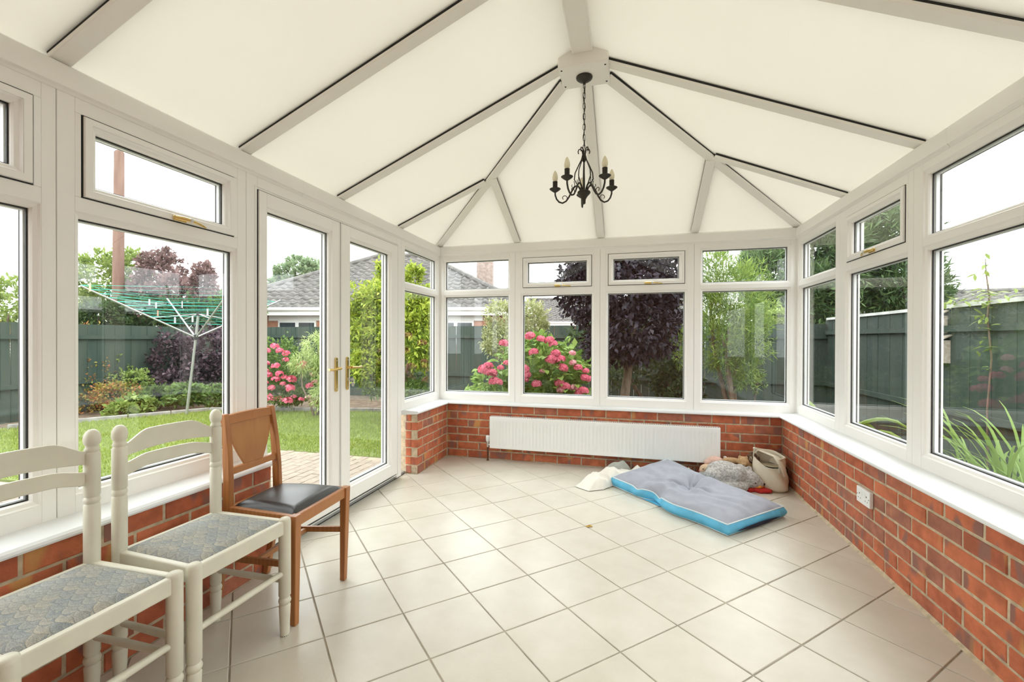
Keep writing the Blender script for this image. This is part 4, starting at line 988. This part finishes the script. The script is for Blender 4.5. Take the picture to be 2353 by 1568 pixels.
def house(label, c, rz, hx, hy, ze, zr, ridge, name='bungalow', wall_m='house_brick', win=(), chim=None, tiles=(0, 1, 2, 3)):
    """hip (ridge < hx) or gable (ridge == hx) roofed house, centre c, local x along the ridge"""
    h = thing(name, label, 'house', (c[0], c[1], GZ))
    ca, sa = math.cos(rz), math.sin(rz); Q = lambda x, y, z: (c[0]+x*ca-y*sa, c[1]+x*sa+y*ca, z)
    MB().box((-hx+.35, -hy+.35, GZ), (hx-.35, hy-.35, ze), Q).build('wall', wall_m, h)
    rf = MB().add([Q(-hx, -hy, ze), Q(hx, -hy, ze), Q(hx, hy, ze), Q(-hx, hy, ze), Q(-ridge, 0, zr), Q(ridge, 0, zr)], [(0, 1, 5, 4), (2, 3, 4, 5), (1, 2, 5), (3, 0, 4), (3, 2, 1, 0)]).build('roof', 'roof_tile', h)
    E_ = [(-hx, -hy), (hx, -hy), (hx, hy), (-hx, hy)]
    quads = [(0, 1, ridge, -ridge), (1, 2, ridge, ridge), (2, 3, -ridge, ridge), (3, 0, -ridge, -ridge)]
    for k in tiles:
        i, j, r1, r0 = quads[k]
        if ridge == hx and k in (1, 3): continue
        tiled(rf, Q(*E_[i], ze), Q(*E_[j], ze), Q(r1, 0, zr), Q(r0, 0, zr))
    for i, j in ((0, 4), (1, 5), (2, 5), (3, 4)):
        ps = [Q(*E_[i], ze+.03), Q((-ridge if j == 4 else ridge), 0, zr+.06)]; MB().tube(ps, .10, 8).build('hip_tiles', 'roof_tile', rf, smooth=True)
    MB().tube([Q(-ridge, 0, zr+.05), Q(ridge+.01, 0, zr+.05)], .11, 8).build('ridge_tiles', 'roof_tile', rf, smooth=True)
    for i in range(4):
        MB().bar(Q(*E_[i], ze-.22), Q(*E_[(i+1) % 4], ze-.22), .05, .20).build('fascia', 'house_white', h)
        MB().tube([Q(E_[i][0]*1.012, E_[i][1]*1.012, ze-.02), Q(E_[(i+1) % 4][0]*1.012, E_[(i+1) % 4][1]*1.012, ze-.02)], .06, 8).build('gutter', 'house_white', h, smooth=True)
    for (x0, x1, z0, z1) in win:
        y = -hy+.33
        f_ = MB().box((x0, y-.03, z0), (x1, y+.05, z1), Q).build('window', 'house_white', h)
        nn = max(1, int((x1-x0)/.6)); s_ = (x1-x0)/nn
        for k in range(nn): MB().box((x0+k*s_+.06, y-.034, z0+.07), (x0+(k+1)*s_-.06, y-.02, z1-.07), Q).build('pane', 'house_glass', f_)
    for x0, x1, z0, z1 in ([(w_[0]-.3, w_[1]+.3, w_[3], ze-.2) for w_ in win]):
        MB().box((x0, -hy+.28, z0), (x1, -hy+.4, z1), Q).build('lintel_panel', 'house_white', h)
    if chim:
        x, y, z0, z1, s_ = chim
        k_ = MB().box((x-s_, y-s_*.8, z0), (x+s_, y+s_*.8, z1-.25), Q).box((x-s_-.06, y-s_*.8-.06, z1-.25), (x+s_+.06, y+s_*.8+.06, z1-.1), Q).box((x-s_, y-s_*.8, z1-.1), (x+s_, y+s_*.8, z1), Q).build('chimney', 'chimney_brick', h)
    return h
# bungalow beyond the back fence
cc = at(925, 700, 19.0)
house('brick bungalow with dark hipped pantile roof and white fascia beyond the fence', (cc[0], cc[1]), R(12), 5.6, 4.7, 2.16, 4.72, 1.0, win=((-2.9, -1.6, 1.0, 1.78), (2.5, 3.7, 1.0, 1.78)), chim=(3.55, .3, 2.6, 5.05, .34), tiles=(0, 1, 3))
c2 = at(1400, 700, 30.0)
house('low outbuilding with dark pantile roof behind the purple tree', (c2[0], c2[1]), R(14), 5.5, 3.4, 2.2, 3.85, 5.5, 'garage', tiles=(0,))
c3 = at(2420, 700, 16.5)
house('neighbouring house with grey tiled roof showing above the capped fence', (c3[0], c3[1]), R(-8), 7.5, 3.2, 2.05, 3.05, 7.5, 'neighbour_house', tiles=(0,))

# ---------------------------------------------------------------- plants
def leafcloud(blobs, n, size, asp=.5, cl=14, spread=.12, hollow=.45, up=.25, fold=.18, droop=0., outward=.5):
    """clustered leaf blades inside ellipsoids [(centre, radii)] -> V, F (quads)"""
    vol = np.array([np.prod(b[1])**(2/3) for b in blobs]); vol = vol/vol.sum()
    nc = max(1, n//cl); pick = RNG.choice(len(blobs), nc, p=vol)
    d = RNG.normal(size=(nc, 3)); d /= np.linalg.norm(d, axis=1, keepdims=True); rr = RNG.uniform(hollow, 1, nc)**.6
    C_ = np.array([b[0] for b in blobs])[pick]; Rr = np.array([b[1] for b in blobs])[pick]
    cc_ = C_+d*Rr*rr[:, None]
    idx = np.repeat(np.arange(nc), cl); m = len(idx)
    p = cc_[idx]+RNG.normal(size=(m, 3))*spread*np.minimum(Rr[idx], .6)
    ax = d[idx]*outward+RNG.normal(size=(m, 3))*.6+np.array([0, 0, up-droop]); ax /= np.linalg.norm(ax, axis=1, keepdims=True)
    nr = RNG.normal(size=(m, 3))*.6+np.array([0, 0, 1.]); sd = np.cross(ax, nr); sd /= np.linalg.norm(sd, axis=1, keepdims=True)+1e-9; nn = np.cross(sd, ax)
    L = size*RNG.uniform(.65, 1.3, m)[:, None]; Wd = L*asp
    v0 = p; v1 = p+ax*L*.45+sd*Wd*.5+nn*L*fold; v2 = p+ax*L; v3 = p+ax*L*.45-sd*Wd*.5+nn*L*fold
    V = np.stack([v0, v1, v2, v3], 1).reshape(-1, 3)
    V[:, 2] = np.maximum(V[:, 2], GZ-.02)
    return V, np.arange(4*m).reshape(-1, 4)
def px(u, v, D, ru, rv, rd=None):
    return (at(u, v, D), (ru*D/FPX, (rd or ru*D/FPX), rv*D/FPX))
def plant(name, label, cat, base, blobs, n, size, m, asp=.5, stems=3, tr=.03, group=None, bark='bark', fol='foliage', extra=None, **kw):
    t = thing(name, label, cat, (base[0], base[1], GZ), group=group)
    V, F = leafcloud(blobs, n, size, asp, **kw)
    rawmesh(fol, V, F, m, t, 'stuff')
    for k in range(stems):
        b = blobs[k % len(blobs)][0]; j = RNG.normal(size=3)*.05
        e = np.array(b)+np.array([j[0], j[1], 0]); s = np.array([base[0]+RNG.uniform(-.05, .05), base[1]+RNG.uniform(-.05, .05), GZ-.05])
        mid = s+(e-s)*.5+np.array([j[0]*1.5, j[1]*1.5, .08])
        MB().tube([s, s+(mid-s)*.5+np.array([0, 0, .05]), mid, e], [tr, tr*.85, tr*.65, tr*.3], 7).build('stem' if tr < .05 else 'trunk', bark, t, smooth=True)
    return t
def gp_(u, D): q = at(u, 800, D); return (q[0], q[1])
# trees beyond the fences
TG = 'trees beyond the fences'
plant('broadleaf_tree', 'airy light green tree behind the wooden telegraph pole', 'tree', gp_(255, 15.5), [px(245, 650, 15.5, 62, 75), px(300, 630, 16, 40, 60), px(215, 720, 15.5, 40, 50)], 5200, .16, 'lf_light', .45, 3, .09, TG)
plant('copper_tree', 'copper-leaved tree standing right of the telegraph pole', 'tree', gp_(370, 15.5), [px(370, 650, 15.5, 48, 80), px(400, 690, 15, 45, 60), px(330, 700, 15, 40, 60)], 4800, .17, 'lf_copper', .6, 3, .09, TG)
plant('copper_tree', 'slim copper-leaved tree above the rotary airer hub', 'tree', gp_(470, 14), [px(468, 660, 14, 24, 55), px(480, 710, 14, 34, 50)], 2600, .15, 'lf_copper', .6, 2, .07, TG)
plant('broadleaf_tree', 'small green tree between the airer and the double doors', 'tree', gp_(525, 13), [px(520, 715, 13, 36, 50), px(560, 720, 13, 40, 60)], 2200, .13, 'lf_mid', .5, 2, .06, TG)
plant('broadleaf_tree', 'large hazy green tree left of the bungalow roof', 'tree', gp_(690, 30), [px(690, 640, 30, 52, 52), px(650, 680, 30, 45, 42), px(730, 670, 30, 36, 40)], 6000, .30, 'lf_far', .6, 2, .2, TG)
plant('broadleaf_tree', 'hazy green tree peeping over the bungalow roof', 'tree', gp_(830, 34), [px(828, 645, 34, 32, 36), px(800, 660, 34, 30, 30)], 2600, .30, 'lf_far', .6, 1, .2, TG)
plant('broadleaf_tree', 'bushy green tree over the fence by the orange shrub', 'tree', gp_(0, 13), [px(20, 720, 13, 50, 85), px(-70, 700, 13, 70, 110), px(120, 735, 13.5, 60, 45)], 4200, .15, 'lf_light', .5, 3, .07, TG)
plant('broadleaf_tree', 'dark hedge tree behind the airer fence', 'tree', gp_(230, 13), [px(230, 728, 12.8, 60, 30), px(330, 722, 12.9, 60, 34), px(420, 722, 12.9, 55, 34), px(500, 728, 12.8, 45, 30)], 6500, .14, 'lf_dark', .5, 2, .05, TG)
CN = dict(asp=.20, cl=26, spread=.16, hollow=.55, up=.15, fold=.02, outward=.9)
plant('conifer', 'tall dark conifer towering over the fence corner', 'tree', gp_(1900, 11.5), [px(1895, 600, 11.5, 75, 120), px(1870, 690, 11, 70, 70), px(1940, 540, 12, 60, 100)], 17000, .22, 'lf_conif', stems=2, tr=.1, group=TG, **CN)
plant('conifer', 'broad dark conifer behind the capped fence, nearer the bird boxes', 'tree', gp_(2040, 12), [px(2035, 590, 12, 85, 130), px(2070, 660, 11.5, 80, 70), px(1985, 560, 12.5, 60, 90)], 17000, .22, 'lf_conif', stems=2, tr=.1, group=TG, **CN)
plant('conifer', 'dark conifer behind the bright green spiky shrub', 'tree', gp_(1765, 11.5), [px(1770, 640, 11.5, 65, 75), px(1800, 700, 11, 60, 60), px(1740, 600, 12, 30, 35)], 11000, .20, 'lf_conif', stems=2, tr=.08, group=TG, **CN)
# telegraph pole
q = at(270, 745, 14.5); tq = at(274, 347, 14.5)
tpole = thing('telegraph_pole', 'tall weathered wooden telegraph pole beyond the fence', 'pole', (q[0], q[1], GZ))
MB().tube([(q[0], q[1], GZ), (tq[0], tq[1], tq[2]-.06), (tq[0], tq[1], tq[2])], [.175, .135, .10], 16).build('shaft', 'pole_wood', tpole, smooth=True, angle=60)
MB().tube([(tq[0]-.5, tq[1]+.3, tq[2]-1.15), (tq[0]-.12, tq[1]+.05, tq[2]-1.2)], .008, 6).build('step_iron', 'steel', tpole)
# garden shrubs
plant('berberis_shrub', 'upright shrub with orange and green leaves beside the lawn', 'shrub', gp_(205, 8.3), [px(195, 800, 8.4, 30, 55), px(205, 870, 8.3, 42, 60), px(265, 905, 8.1, 45, 28), px(190, 930, 8., 40, 30)], 4600, .055, 'lf_orange', .5, 4, .02)
plant('berberis_shrub', 'spreading orange-leaved shrub in front of the left fence', 'shrub', gp_(30, 7.6), [px(30, 850, 7.6, 55, 28), px(-20, 800, 7.6, 40, 60), px(55, 900, 7.4, 25, 45)], 2600, .055, 'lf_orange', .5, 3, .02)
plant('leafy_shrub', 'thin green shrub climbing between the orange shrub and the fence', 'shrub', gp_(290, 8.6), [px(275, 830, 8.7, 22, 50), px(300, 880, 8.5, 40, 35), px(230, 770, 8.8, 50, 16)], 1500, .06, 'lf_light', .5, 3, .012)
plant('purple_shrub', 'dark purple-leaved shrub behind the rotary airer post', 'shrub', gp_(430, 9.4), [px(400, 830, 9.4, 50, 62), px(470, 820, 9.4, 50, 65), px(510, 860, 9.4, 40, 50), px(430, 880, 9.2, 60, 35)], 5200, .09, 'lf_purpleshrub', .6, 4, .03)
BPL = ['low leafy plant below the gap between the purple shrub and the orange one', 'low leafy plant in front of the purple shrub', 'low leafy plant behind the airer post', 'low leafy plant at the pink-blossom end of the border', 'pale leafy plant at the foot of the thin green shrub', 'pale leafy plant at the foot of the upright orange shrub']
for k, (u, v, D, s) in enumerate(((360, 915, 8.35, 34), (425, 908, 8.4, 40), (490, 910, 8.5, 38), (545, 915, 8.6, 30), (320, 935, 8.0, 26), (275, 950, 7.7, 30))):
    plant('border_plant', BPL[k], 'plant', gp_(u, D), [px(u, v, D, s, 24)], 520, .10, 'lf_mid' if k < 4 else 'lf_light', .55, 2, .012, 'border plants along the lawn edge')
pk = plant('rose_shrub', 'rhododendron-like shrub covered in pink blossom outside the double doors', 'shrub', gp_(650, 8.3), [px(640, 840, 8.4, 55, 60), px(690, 860, 8.3, 50, 60), px(650, 910, 8.1, 60, 25), px(610, 860, 8.5, 40, 60)], 5200, .07, 'lf_mid', .5, 4, .025)
def bloom(seed, r, n, m_):
    rg = np.random.default_rng(seed); d = rg.normal(size=(n, 3)); d /= np.linalg.norm(d, axis=1, keepdims=True); d[:, 2] = np.abs(d[:, 2])*1.0-.25
    d /= np.linalg.norm(d, axis=1, keepdims=True)
    c_ = d*r*np.array([1, 1, .78]); s = np.cross(d, rg.normal(size=(n, 3))); s /= np.linalg.norm(s, axis=1, keepdims=True); t_ = np.cross(d, s); k = r*.42
    V = np.stack([c_-s*k, c_-t_*k+d*k*.25, c_+s*k, c_+t_*k+d*k*.25], 1).reshape(-1, 3)
    me = bpy.data.meshes.new('flower_head'); me.from_pydata(V.tolist(), [], np.arange(4*n).reshape(-1, 4).tolist()); me.materials.append(MATS[m_]); return me
PB_ = [bloom(k, .055, 30, 'fl_pink') for k in range(3)]+[bloom(9, .05, 30, 'fl_pale')]
def put_heads(parent, base, lst, meshes, name='flower_head'):
    for u, v, D, s in lst:
        o = link(name, meshes[random.randrange(len(meshes))], parent); q = at(u, v, D); o.location = (q[0]-base[0], q[1]-base[1], q[2]-GZ); o.scale = (s, s, s); o.rotation_euler = (random.uniform(-.3, .3), random.uniform(-.3, .3), random.uniform(0, 6))
pink = []
for u, v in ((612, 805), (630, 798), (645, 805), (660, 812), (612, 835), (635, 840), (655, 828), (618, 860), (640, 858), (655, 866), (668, 870), (632, 872), (700, 835), (690, 845), (715, 850), (720, 862), (728, 880), (712, 885), (610, 880), (622, 890), (665, 890), (615, 915), (640, 915), (660, 922), (675, 915), (695, 920), (650, 920), (625, 918), (668, 897), (705, 915), (612, 850), (648, 880)):
    pink.append((u+RNG.uniform(-3, 3), v+RNG.uniform(-3, 3), 7.75+RNG.uniform(-.1, .15), RNG.uniform(.8, 1.4)))
put_heads(pk, gp_(650, 8.3), pink, PB_)
plant('feathery_shrub', 'pale feathery drooping shrub beside the pink blossom', 'shrub', gp_(725, 7.6), [px(730, 805, 7.7, 34, 40), px(700, 835, 7.6, 30, 22), px(750, 850, 7.6, 28, 40), px(740, 910, 7.4, 26, 25)], 4200, .10, 'lf_feather', .12, 4, .02, droop=.7, up=0., outward=.7)
gt = plant('golden_tree', 'yellow-green leafed tree in front of the bungalow', 'tree', gp_(905, 7.3), [px(885, 650, 7.5, 24, 45), px(860, 700, 7.4, 34, 45), px(845, 765, 7.3, 46, 50), px(900, 770, 7.1, 50, 60), px(955, 745, 7.0, 42, 62), px(950, 640, 7.4, 20, 26), px(965, 690, 7.1, 28, 32), px(970, 800, 6.9, 30, 45), px(855, 835, 7.1, 46, 45), px(815, 720, 7.3, 22, 60), px(880, 700, 7.2, 40, 50)], 19000, .085, 'lf_gold', .42, 6, .035, droop=.35, cl=24, spread=.17)
rawmesh('lower_foliage', *leafcloud([px(950, 855, 7.2, 45, 45), px(880, 880, 7.2, 55, 35), px(925, 900, 7.1, 60, 20)], 3200, .09, .25, up=.6), 'lf_mid', gt, 'stuff')
plant('variegated_shrub', 'cream and green variegated shrub behind the hydrangea', 'shrub', gp_(1190, 7.0), [px(1150, 730, 7., 34, 36), px(1220, 735, 7., 38, 42), px(1170, 790, 6.9, 50, 45), px(1130, 780, 6.9, 22, 40)], 5200, .06, 'lf_varieg', .4, 5, .015)
# hydrangea: leaves and heads as single pieces
hb_ = gp_(1240, 5.6); hyd = thing('hydrangea', 'leafy hydrangea with round pink flower heads outside the back windows', 'shrub', (hb_[0], hb_[1], GZ))
hblobs = [px(1240, 850, 5.6, 100, 62, .5), px(1290, 890, 5.6, 80, 60, .5), px(1140, 890, 5.5, 50, 45, .4), px(1200, 930, 5.6, 130, 60, .55), px(1235, 800, 5.7, 50, 30, .3)]
rawmesh('inner_foliage', *leafcloud(hblobs, 2600, .11, .6, hollow=.3), 'lf_hyd', hyd, 'stuff')
lm = MB()
lm.grid(lambda u, v: ((v-.5)*2*.038*math.sin(PI*min(1, u*.94+.06))**.8, .125*u, .018*math.sin(PI*u)-.02*u*u+.022*abs(v-.5)), 6, 5); lme = lm.mesh('leaf', 'lf_hyd', smooth=True, angle=80)
lme2 = lme.copy(); lme2.materials.clear(); lme2.materials.append(MATS['lf_bright'])
for k in range(300):
    b, r_ = hblobs[RNG.choice(5, p=[.34, .22, .18, .16, .10])]
    d = RNG.normal(size=3); d[1] = -abs(d[1]); d /= np.linalg.norm(d); q = np.array(b)+d*np.array(r_)*RNG.uniform(.88, 1.08)
    if q[2] < GZ+.1: continue
    o = link('leaf', lme if random.random() < .72 else lme2, hyd); o.location = (q[0]-hb_[0], q[1]-hb_[1], q[2]-GZ)
    o.rotation_euler = (RNG.uniform(-.2, .5), RNG.uniform(-.4, .4), math.atan2(d[1], d[0])-PI/2+RNG.uniform(-.6, .6)); s_ = RNG.uniform(.7, 1.25); o.scale = (s_, s_, s_)
HB = [bloom(20+k, .062, 70, 'fl_pink') for k in range(4)]+[bloom(31, .055, 60, 'fl_pale')]
heads = [(1158, 790, 1), (1218, 773, 1.05), (1243, 780, .9), (1262, 783, 1), (1271, 791, .9), (1226, 810, 1), (1277, 813, 1.0), (1265, 828, 1.1), (1287, 827, 1.1), (1293, 846, 1.1), (1272, 824, 1.1), (1315, 812, .8), (1316, 834, .8), (1328, 845, .9), (1346, 853, .7), (1344, 868, .9), (1355, 872, .8), (1112, 850, 1.2), (1122, 842, 1), (1130, 858, 1.1), (1118, 855, 1.2), (1136, 877, 1.1), (1144, 880, 1), (1205, 850, 1.2), (1208, 862, 1.1), (1204, 873, 1), (1233, 883, 1), (1285, 880, 1), (1297, 889, 1.15), (1290, 897, 1.1), (1318, 892, 1), (1340, 899, 1.1), (1330, 902, .9), (1246, 854, .7), (1165, 836, .8), (1150, 846, .7)]
put_heads(hyd, hb_, [(u, v, 5.12 if u > 1160 else 5.05, s*.86) for u, v, s in heads], HB)
for k in range(7): MB().tube([(hb_[0]+RNG.uniform(-.1, .1), hb_[1]+RNG.uniform(-.1, .1), GZ-.03), tuple(np.array(hblobs[k % 5][0])+RNG.normal(size=3)*.08)], [.012, .007], 6).build('stem', 'bark', hyd, smooth=True)
# purple acer
ab = gp_(1425, 6.25)
pa_ = thing('purple_acer', 'purple-leaved ornamental tree, leaf colour darkened for shade, with slender trunk beside the hydrangea', 'tree', (ab[0], ab[1], GZ))
V, F = leafcloud([px(1440, 660, 6.3, 110, 80), px(1340, 680, 6.4, 60, 62), px(1460, 760, 6.2, 95, 70), px(1520, 700, 6.3, 55, 80), px(1400, 800, 6.2, 60, 45), px(1390, 600, 6.3, 80, 50), px(1490, 590, 6.3, 80, 60), px(1320, 640, 6.3, 40, 40)], 15000, .085, .55, cl=18, droop=.5, up=0.)
rawmesh('foliage', V, F, 'lf_purple_shaded', pa_, 'stuff')
tr_ = [at(1432, 1010, 6.25), at(1436, 905, 6.25), at(1445, 840, 6.25), at(1452, 800, 6.25), at(1462, 740, 6.25)]; tr_[0][2] = GZ-.05
MB().tube(tr_, [.075, .065, .055, .05, .03], 9).build('trunk', 'bark', pa_, smooth=True)
for e in ((1390, 690), (1470, 650), (1520, 720), (1440, 600), (1350, 690)): MB().tube([tr_[3], (np.array(tr_[3])+at(e[0], e[1], 6.25))/2+np.array([0, 0, .06]), at(e[0], e[1], 6.25)], [.03, .022, .01], 6).build('branch', 'bark', pa_, smooth=True)
plant('dark_shrub', 'dense dark evergreen shrub behind the purple tree', 'shrub', gp_(1500, 7.6), [px(1420, 800, 7.8, 120, 90), px(1540, 800, 7.6, 70, 110), px(1560, 890, 7.2, 50, 50)], 5200, .10, 'lf_dark', .45, 4, .03)
plant('bright_conifer', 'bright green spiky conifer beside the purple tree', 'shrub', gp_(1690, 6.6), [px(1690, 690, 6.6, 70, 85), px(1655, 770, 6.5, 60, 80), px(1715, 770, 6.5, 50, 70), px(1640, 640, 6.7, 40, 60), px(1700, 840, 6.6, 40, 50), px(1560, 800, 6.5, 30, 40)], 15000, .10, 'lf_bright', .13, 4, .04, cl=30, spread=.14, up=.45, fold=.03, outward=.8)
plant('leafy_shrub', 'light green sprigs showing over the fence corner', 'shrub', gp_(1785, 9.8), [px(1785, 725, 9.8, 40, 16), px(1765, 705, 9.9, 20, 18)], 700, .08, 'lf_light', .5, 3, .012)
plant('leafy_shrub', 'small leafy sprig at the foot of the back fence', 'shrub', gp_(1745, 7.4), [px(1745, 880, 7.4, 14, 30)], 160, .06, 'lf_mid', .5, 2, .01)
# plants by the right-hand windows
def blades(name, label, base, n, L0, m_, spread, wid, cat='plant', arch=.8, part='leaf'):
    t = thing(name, label, cat, (base[0], base[1], GZ))
    for k in range(n):
        a = RNG.uniform(0, 2*PI); L = L0*RNG.uniform(.65, 1.15); el = RNG.uniform(.75, 1.35); wv = wid*RNG.uniform(.7, 1.2); o_ = np.array([base[0], base[1], GZ-.02])+np.array([RNG.uniform(-1, 1)*spread, RNG.uniform(-1, 1)*spread, 0])
        pts = []; p = o_.copy(); e = el; m = 9
        for i in range(m+1):
            pts.append(p.copy()); p = p+np.array([math.cos(a)*math.cos(e), math.sin(a)*math.cos(e), math.sin(e)])*L/m; e -= arch*RNG.uniform(.7, 1.3)*(i/m)*.42
        sd = np.array([-math.sin(a), math.cos(a), 0]); vs = []
        for i, q in enumerate(pts):
            ww = wv*math.sin(PI*min(1, (i+.9)/(m+1.05)))**.6*.5; vs += [q-sd*ww+np.array([0, 0, ww*.5]), q, q+sd*ww+np.array([0, 0, ww*.5])]
        fs = [(3*i+c_, 3*i+c_+1, 3*i+c_+4, 3*i+c_+3) for i in range(m) for c_ in (0, 1)]
        MB().add(vs, fs).build(part, m_, t, smooth=True, angle=80)
    return t
blades('strap_leaf_plant', 'clump of long arching strap leaves outside the large fixed window', (at(2285, 800, 3.05)[0]+.12, at(2285, 800, 3.05)[1]+.05), 60, 1.1, 'lf_strap', .15, .022)
blades('strap_leaf_plant', 'smaller clump of narrow strap leaves nearer the conservatory brickwork', (at(2330, 800, 2.55)[0]+.12, at(2330, 800, 2.55)[1]+.05), 50, .75, 'lf_strap', .16, .013)
blades('broad_leaf_plant', 'broad-leaved bright green plant outside the narrow right window', gp_(1905, 5.4), 26, .86, 'lf_bright', .08, .13, arch=1.2)
plant('weedy_border', 'straggly green weeds at the foot of the capped fence', 'plant', (2.6, 4.4), [((2.5, 4.2, .0), (.7, 1.6, .10)), ((2.9, 3., .05), (.5, 1., .15)), ((1.9, 3.2, -.03), (.3, 1., .08))], 2600, .07, 'lf_mid', .4, 2, .01)
cl_ = thing('climbing_plant', 'pale green climber trailing over the capped fence', 'plant', (3.46, 5.4, GZ))
vine = [(3.44, 5.42, GZ), (3.42, 5.40, .5), (3.44, 5.38, 1.0), (3.43, 5.42, 1.4), (3.47, 5.46, 1.62), (3.48, 5.52, 1.85), (3.46, 5.50, 2.0)]
MB().tube(vine, [.008]*5+[.006, .003], 6).build('stem', 'bark', cl_, smooth=True)
lv = MB().grid(lambda u, v: ((v-.5)*2*.015*math.sin(PI*min(1, u*.95+.05)), .095*u, -.03*u*u), 5, 3).mesh('leaf', 'lf_light', smooth=True)
for k in range(110):
    f = RNG.uniform(.30, 1.); i = min(5, int(f*6)); g = f*6-i; q = np.array(vine[i])*(1-g)+np.array(vine[i+1])*g
    if k % 2: q = np.array([3.44, 5.4+RNG.normal()*.5, 1.6+abs(RNG.normal())*.05-.05*RNG.uniform()])
    o = link('leaf', lv, cl_); o.location = (q[0]-3.46-RNG.uniform(0, .06), q[1]-5.4+RNG.normal()*.05, q[2]-GZ+RNG.normal()*.03); o.rotation_euler = (RNG.uniform(-.6, .6), RNG.uniform(-.5, .5), RNG.uniform(0, 6.3))
# bird boxes on the fence
def birdbox(label, y, z, w_, h_):
    t = thing('bird_box', label, 'bird box', (3.49, y, z), group='wooden boxes on the capped fence')
    MB().box((3.36, y-w_, z), (3.49, y+w_, z+h_)).build('body', 'birdbox_wood', t, bevel=.003)
    MB().prism([(3.33, y-w_-.02, z+h_-.03), (3.49, y-w_-.02, z+h_+.05), (3.49, y-w_-.02, z+h_+.065), (3.33, y-w_-.02, z+h_-.012)], (0, 2*w_+.04, 0)).build('roof', 'birdbox_wood', t)
    hm = MB()
    for i in range(5):
        for j in range(6): hm.lathe([(.008, 0), (.008, .004)], (3.359, y-w_+.022+i*(2*w_-.044)/4, z+.03+j*(h_-.08)/5), 8, Matrix.Rotation(PI/2, 3, 'Y'))
    hm.build('tube_holes', 'slot_dark', t)
birdbox('wooden insect house with rows of holes hung on the capped fence', 6.12, .92, .085, .26)
birdbox('wooden nest box under the capping rail, above the insect house', 6.16, 1.26, .075, .20)

# ---------------------------------------------------------------- rotary airer
ra = thing('rotary_airer', 'grey metal rotary clothes airer with green lines on the lawn', 'clothes airer', tuple(np.append(at(428, 978, 7.65)[:2], GZ)))
bs = at(428, 978, 7.65); bs[2] = GZ-.04; hub = at(450, 776, 7.5); top = at(456, 722, 7.45)
MB().tube([bs, bs+(hub-bs)*.5], .022, 10).tube([bs+(hub-bs)*.48, hub, top], .019, 10).build('post', 'alloy_grey', ra, smooth=True)
MB().tube([hub-np.array([0, 0, .04]), hub+np.array([0, 0, .05])], .034, 12).build('hub', 'gasket', ra, smooth=True)
MB().tube([top-np.array([0, 0, .03]), top+np.array([0, 0, .03])], .032, 12).build('top_hub', 'gasket', ra, smooth=True)
e1 = at(185, 657, 6.35); d1 = e1-hub; d1[2] = 0; L1 = np.linalg.norm(d1); d1 /= L1; d2 = np.array([-d1[1], d1[0], 0]); rise = e1[2]-hub[2]
ends = []
for d in (d1, d2, -d1, -d2):
    e = hub+d*L1+np.array([0, 0, rise]); ends.append(e)
    am = MB().tube([hub, e], .0125, 8).build('arm', 'alloy_grey', ra, smooth=True)
    MB().tube([top, hub+(e-hub)*.42], .008, 6).build('strut', 'alloy_grey', am, smooth=True)
for k in range(11):
    f = .30+.70*k/10
    pts = [hub+(e-hub)*f+np.array([0, 0, .01]) for e in ends]
    MB().tube(pts, .0042, 5, closed=True).build('line', 'line_green', ra)
pg = [MB().box((-.008, -.005, -.07), (-.002, .005, .012)).box((.002, -.005, -.07), (.008, .005, .012)).box((-.004, -.006, -.02), (.004, .006, -.008)).mesh('clothes_peg', c) for c in ('peg_white', 'peg_yellow', 'peg_red')]
for k, (i, f, g, c) in enumerate(((0, 1., .06, 1), (0, .72, .62, 0), (3, .58, .5, 2), (0, .44, .7, 0), (3, .44, .25, 0), (0, .58, .9, 0), (3, .86, .35, 0), (3, .79, .3, 0))):
    f = .30+.70*round((f-.30)/.07)/10*1. if f < 1 else 1.
    a_, b_ = hub+(ends[i]-hub)*f, hub+(ends[(i+1) % 4]-hub)*f; q = a_+(b_-a_)*g+np.array([0, 0, .01])
    o = link('clothes_peg', pg[c]); o.location = q; o.scale = (1.25,)*3; o.rotation_euler = (0, 0, RNG.uniform(0, 3)); tag(o, ['small white clothes peg clipped on the green airer line', 'pale yellow clothes peg at the end of the airer arm', 'small red clothes peg clipped on the green airer line'][c], 'clothes peg', 'pegs on the airer lines')
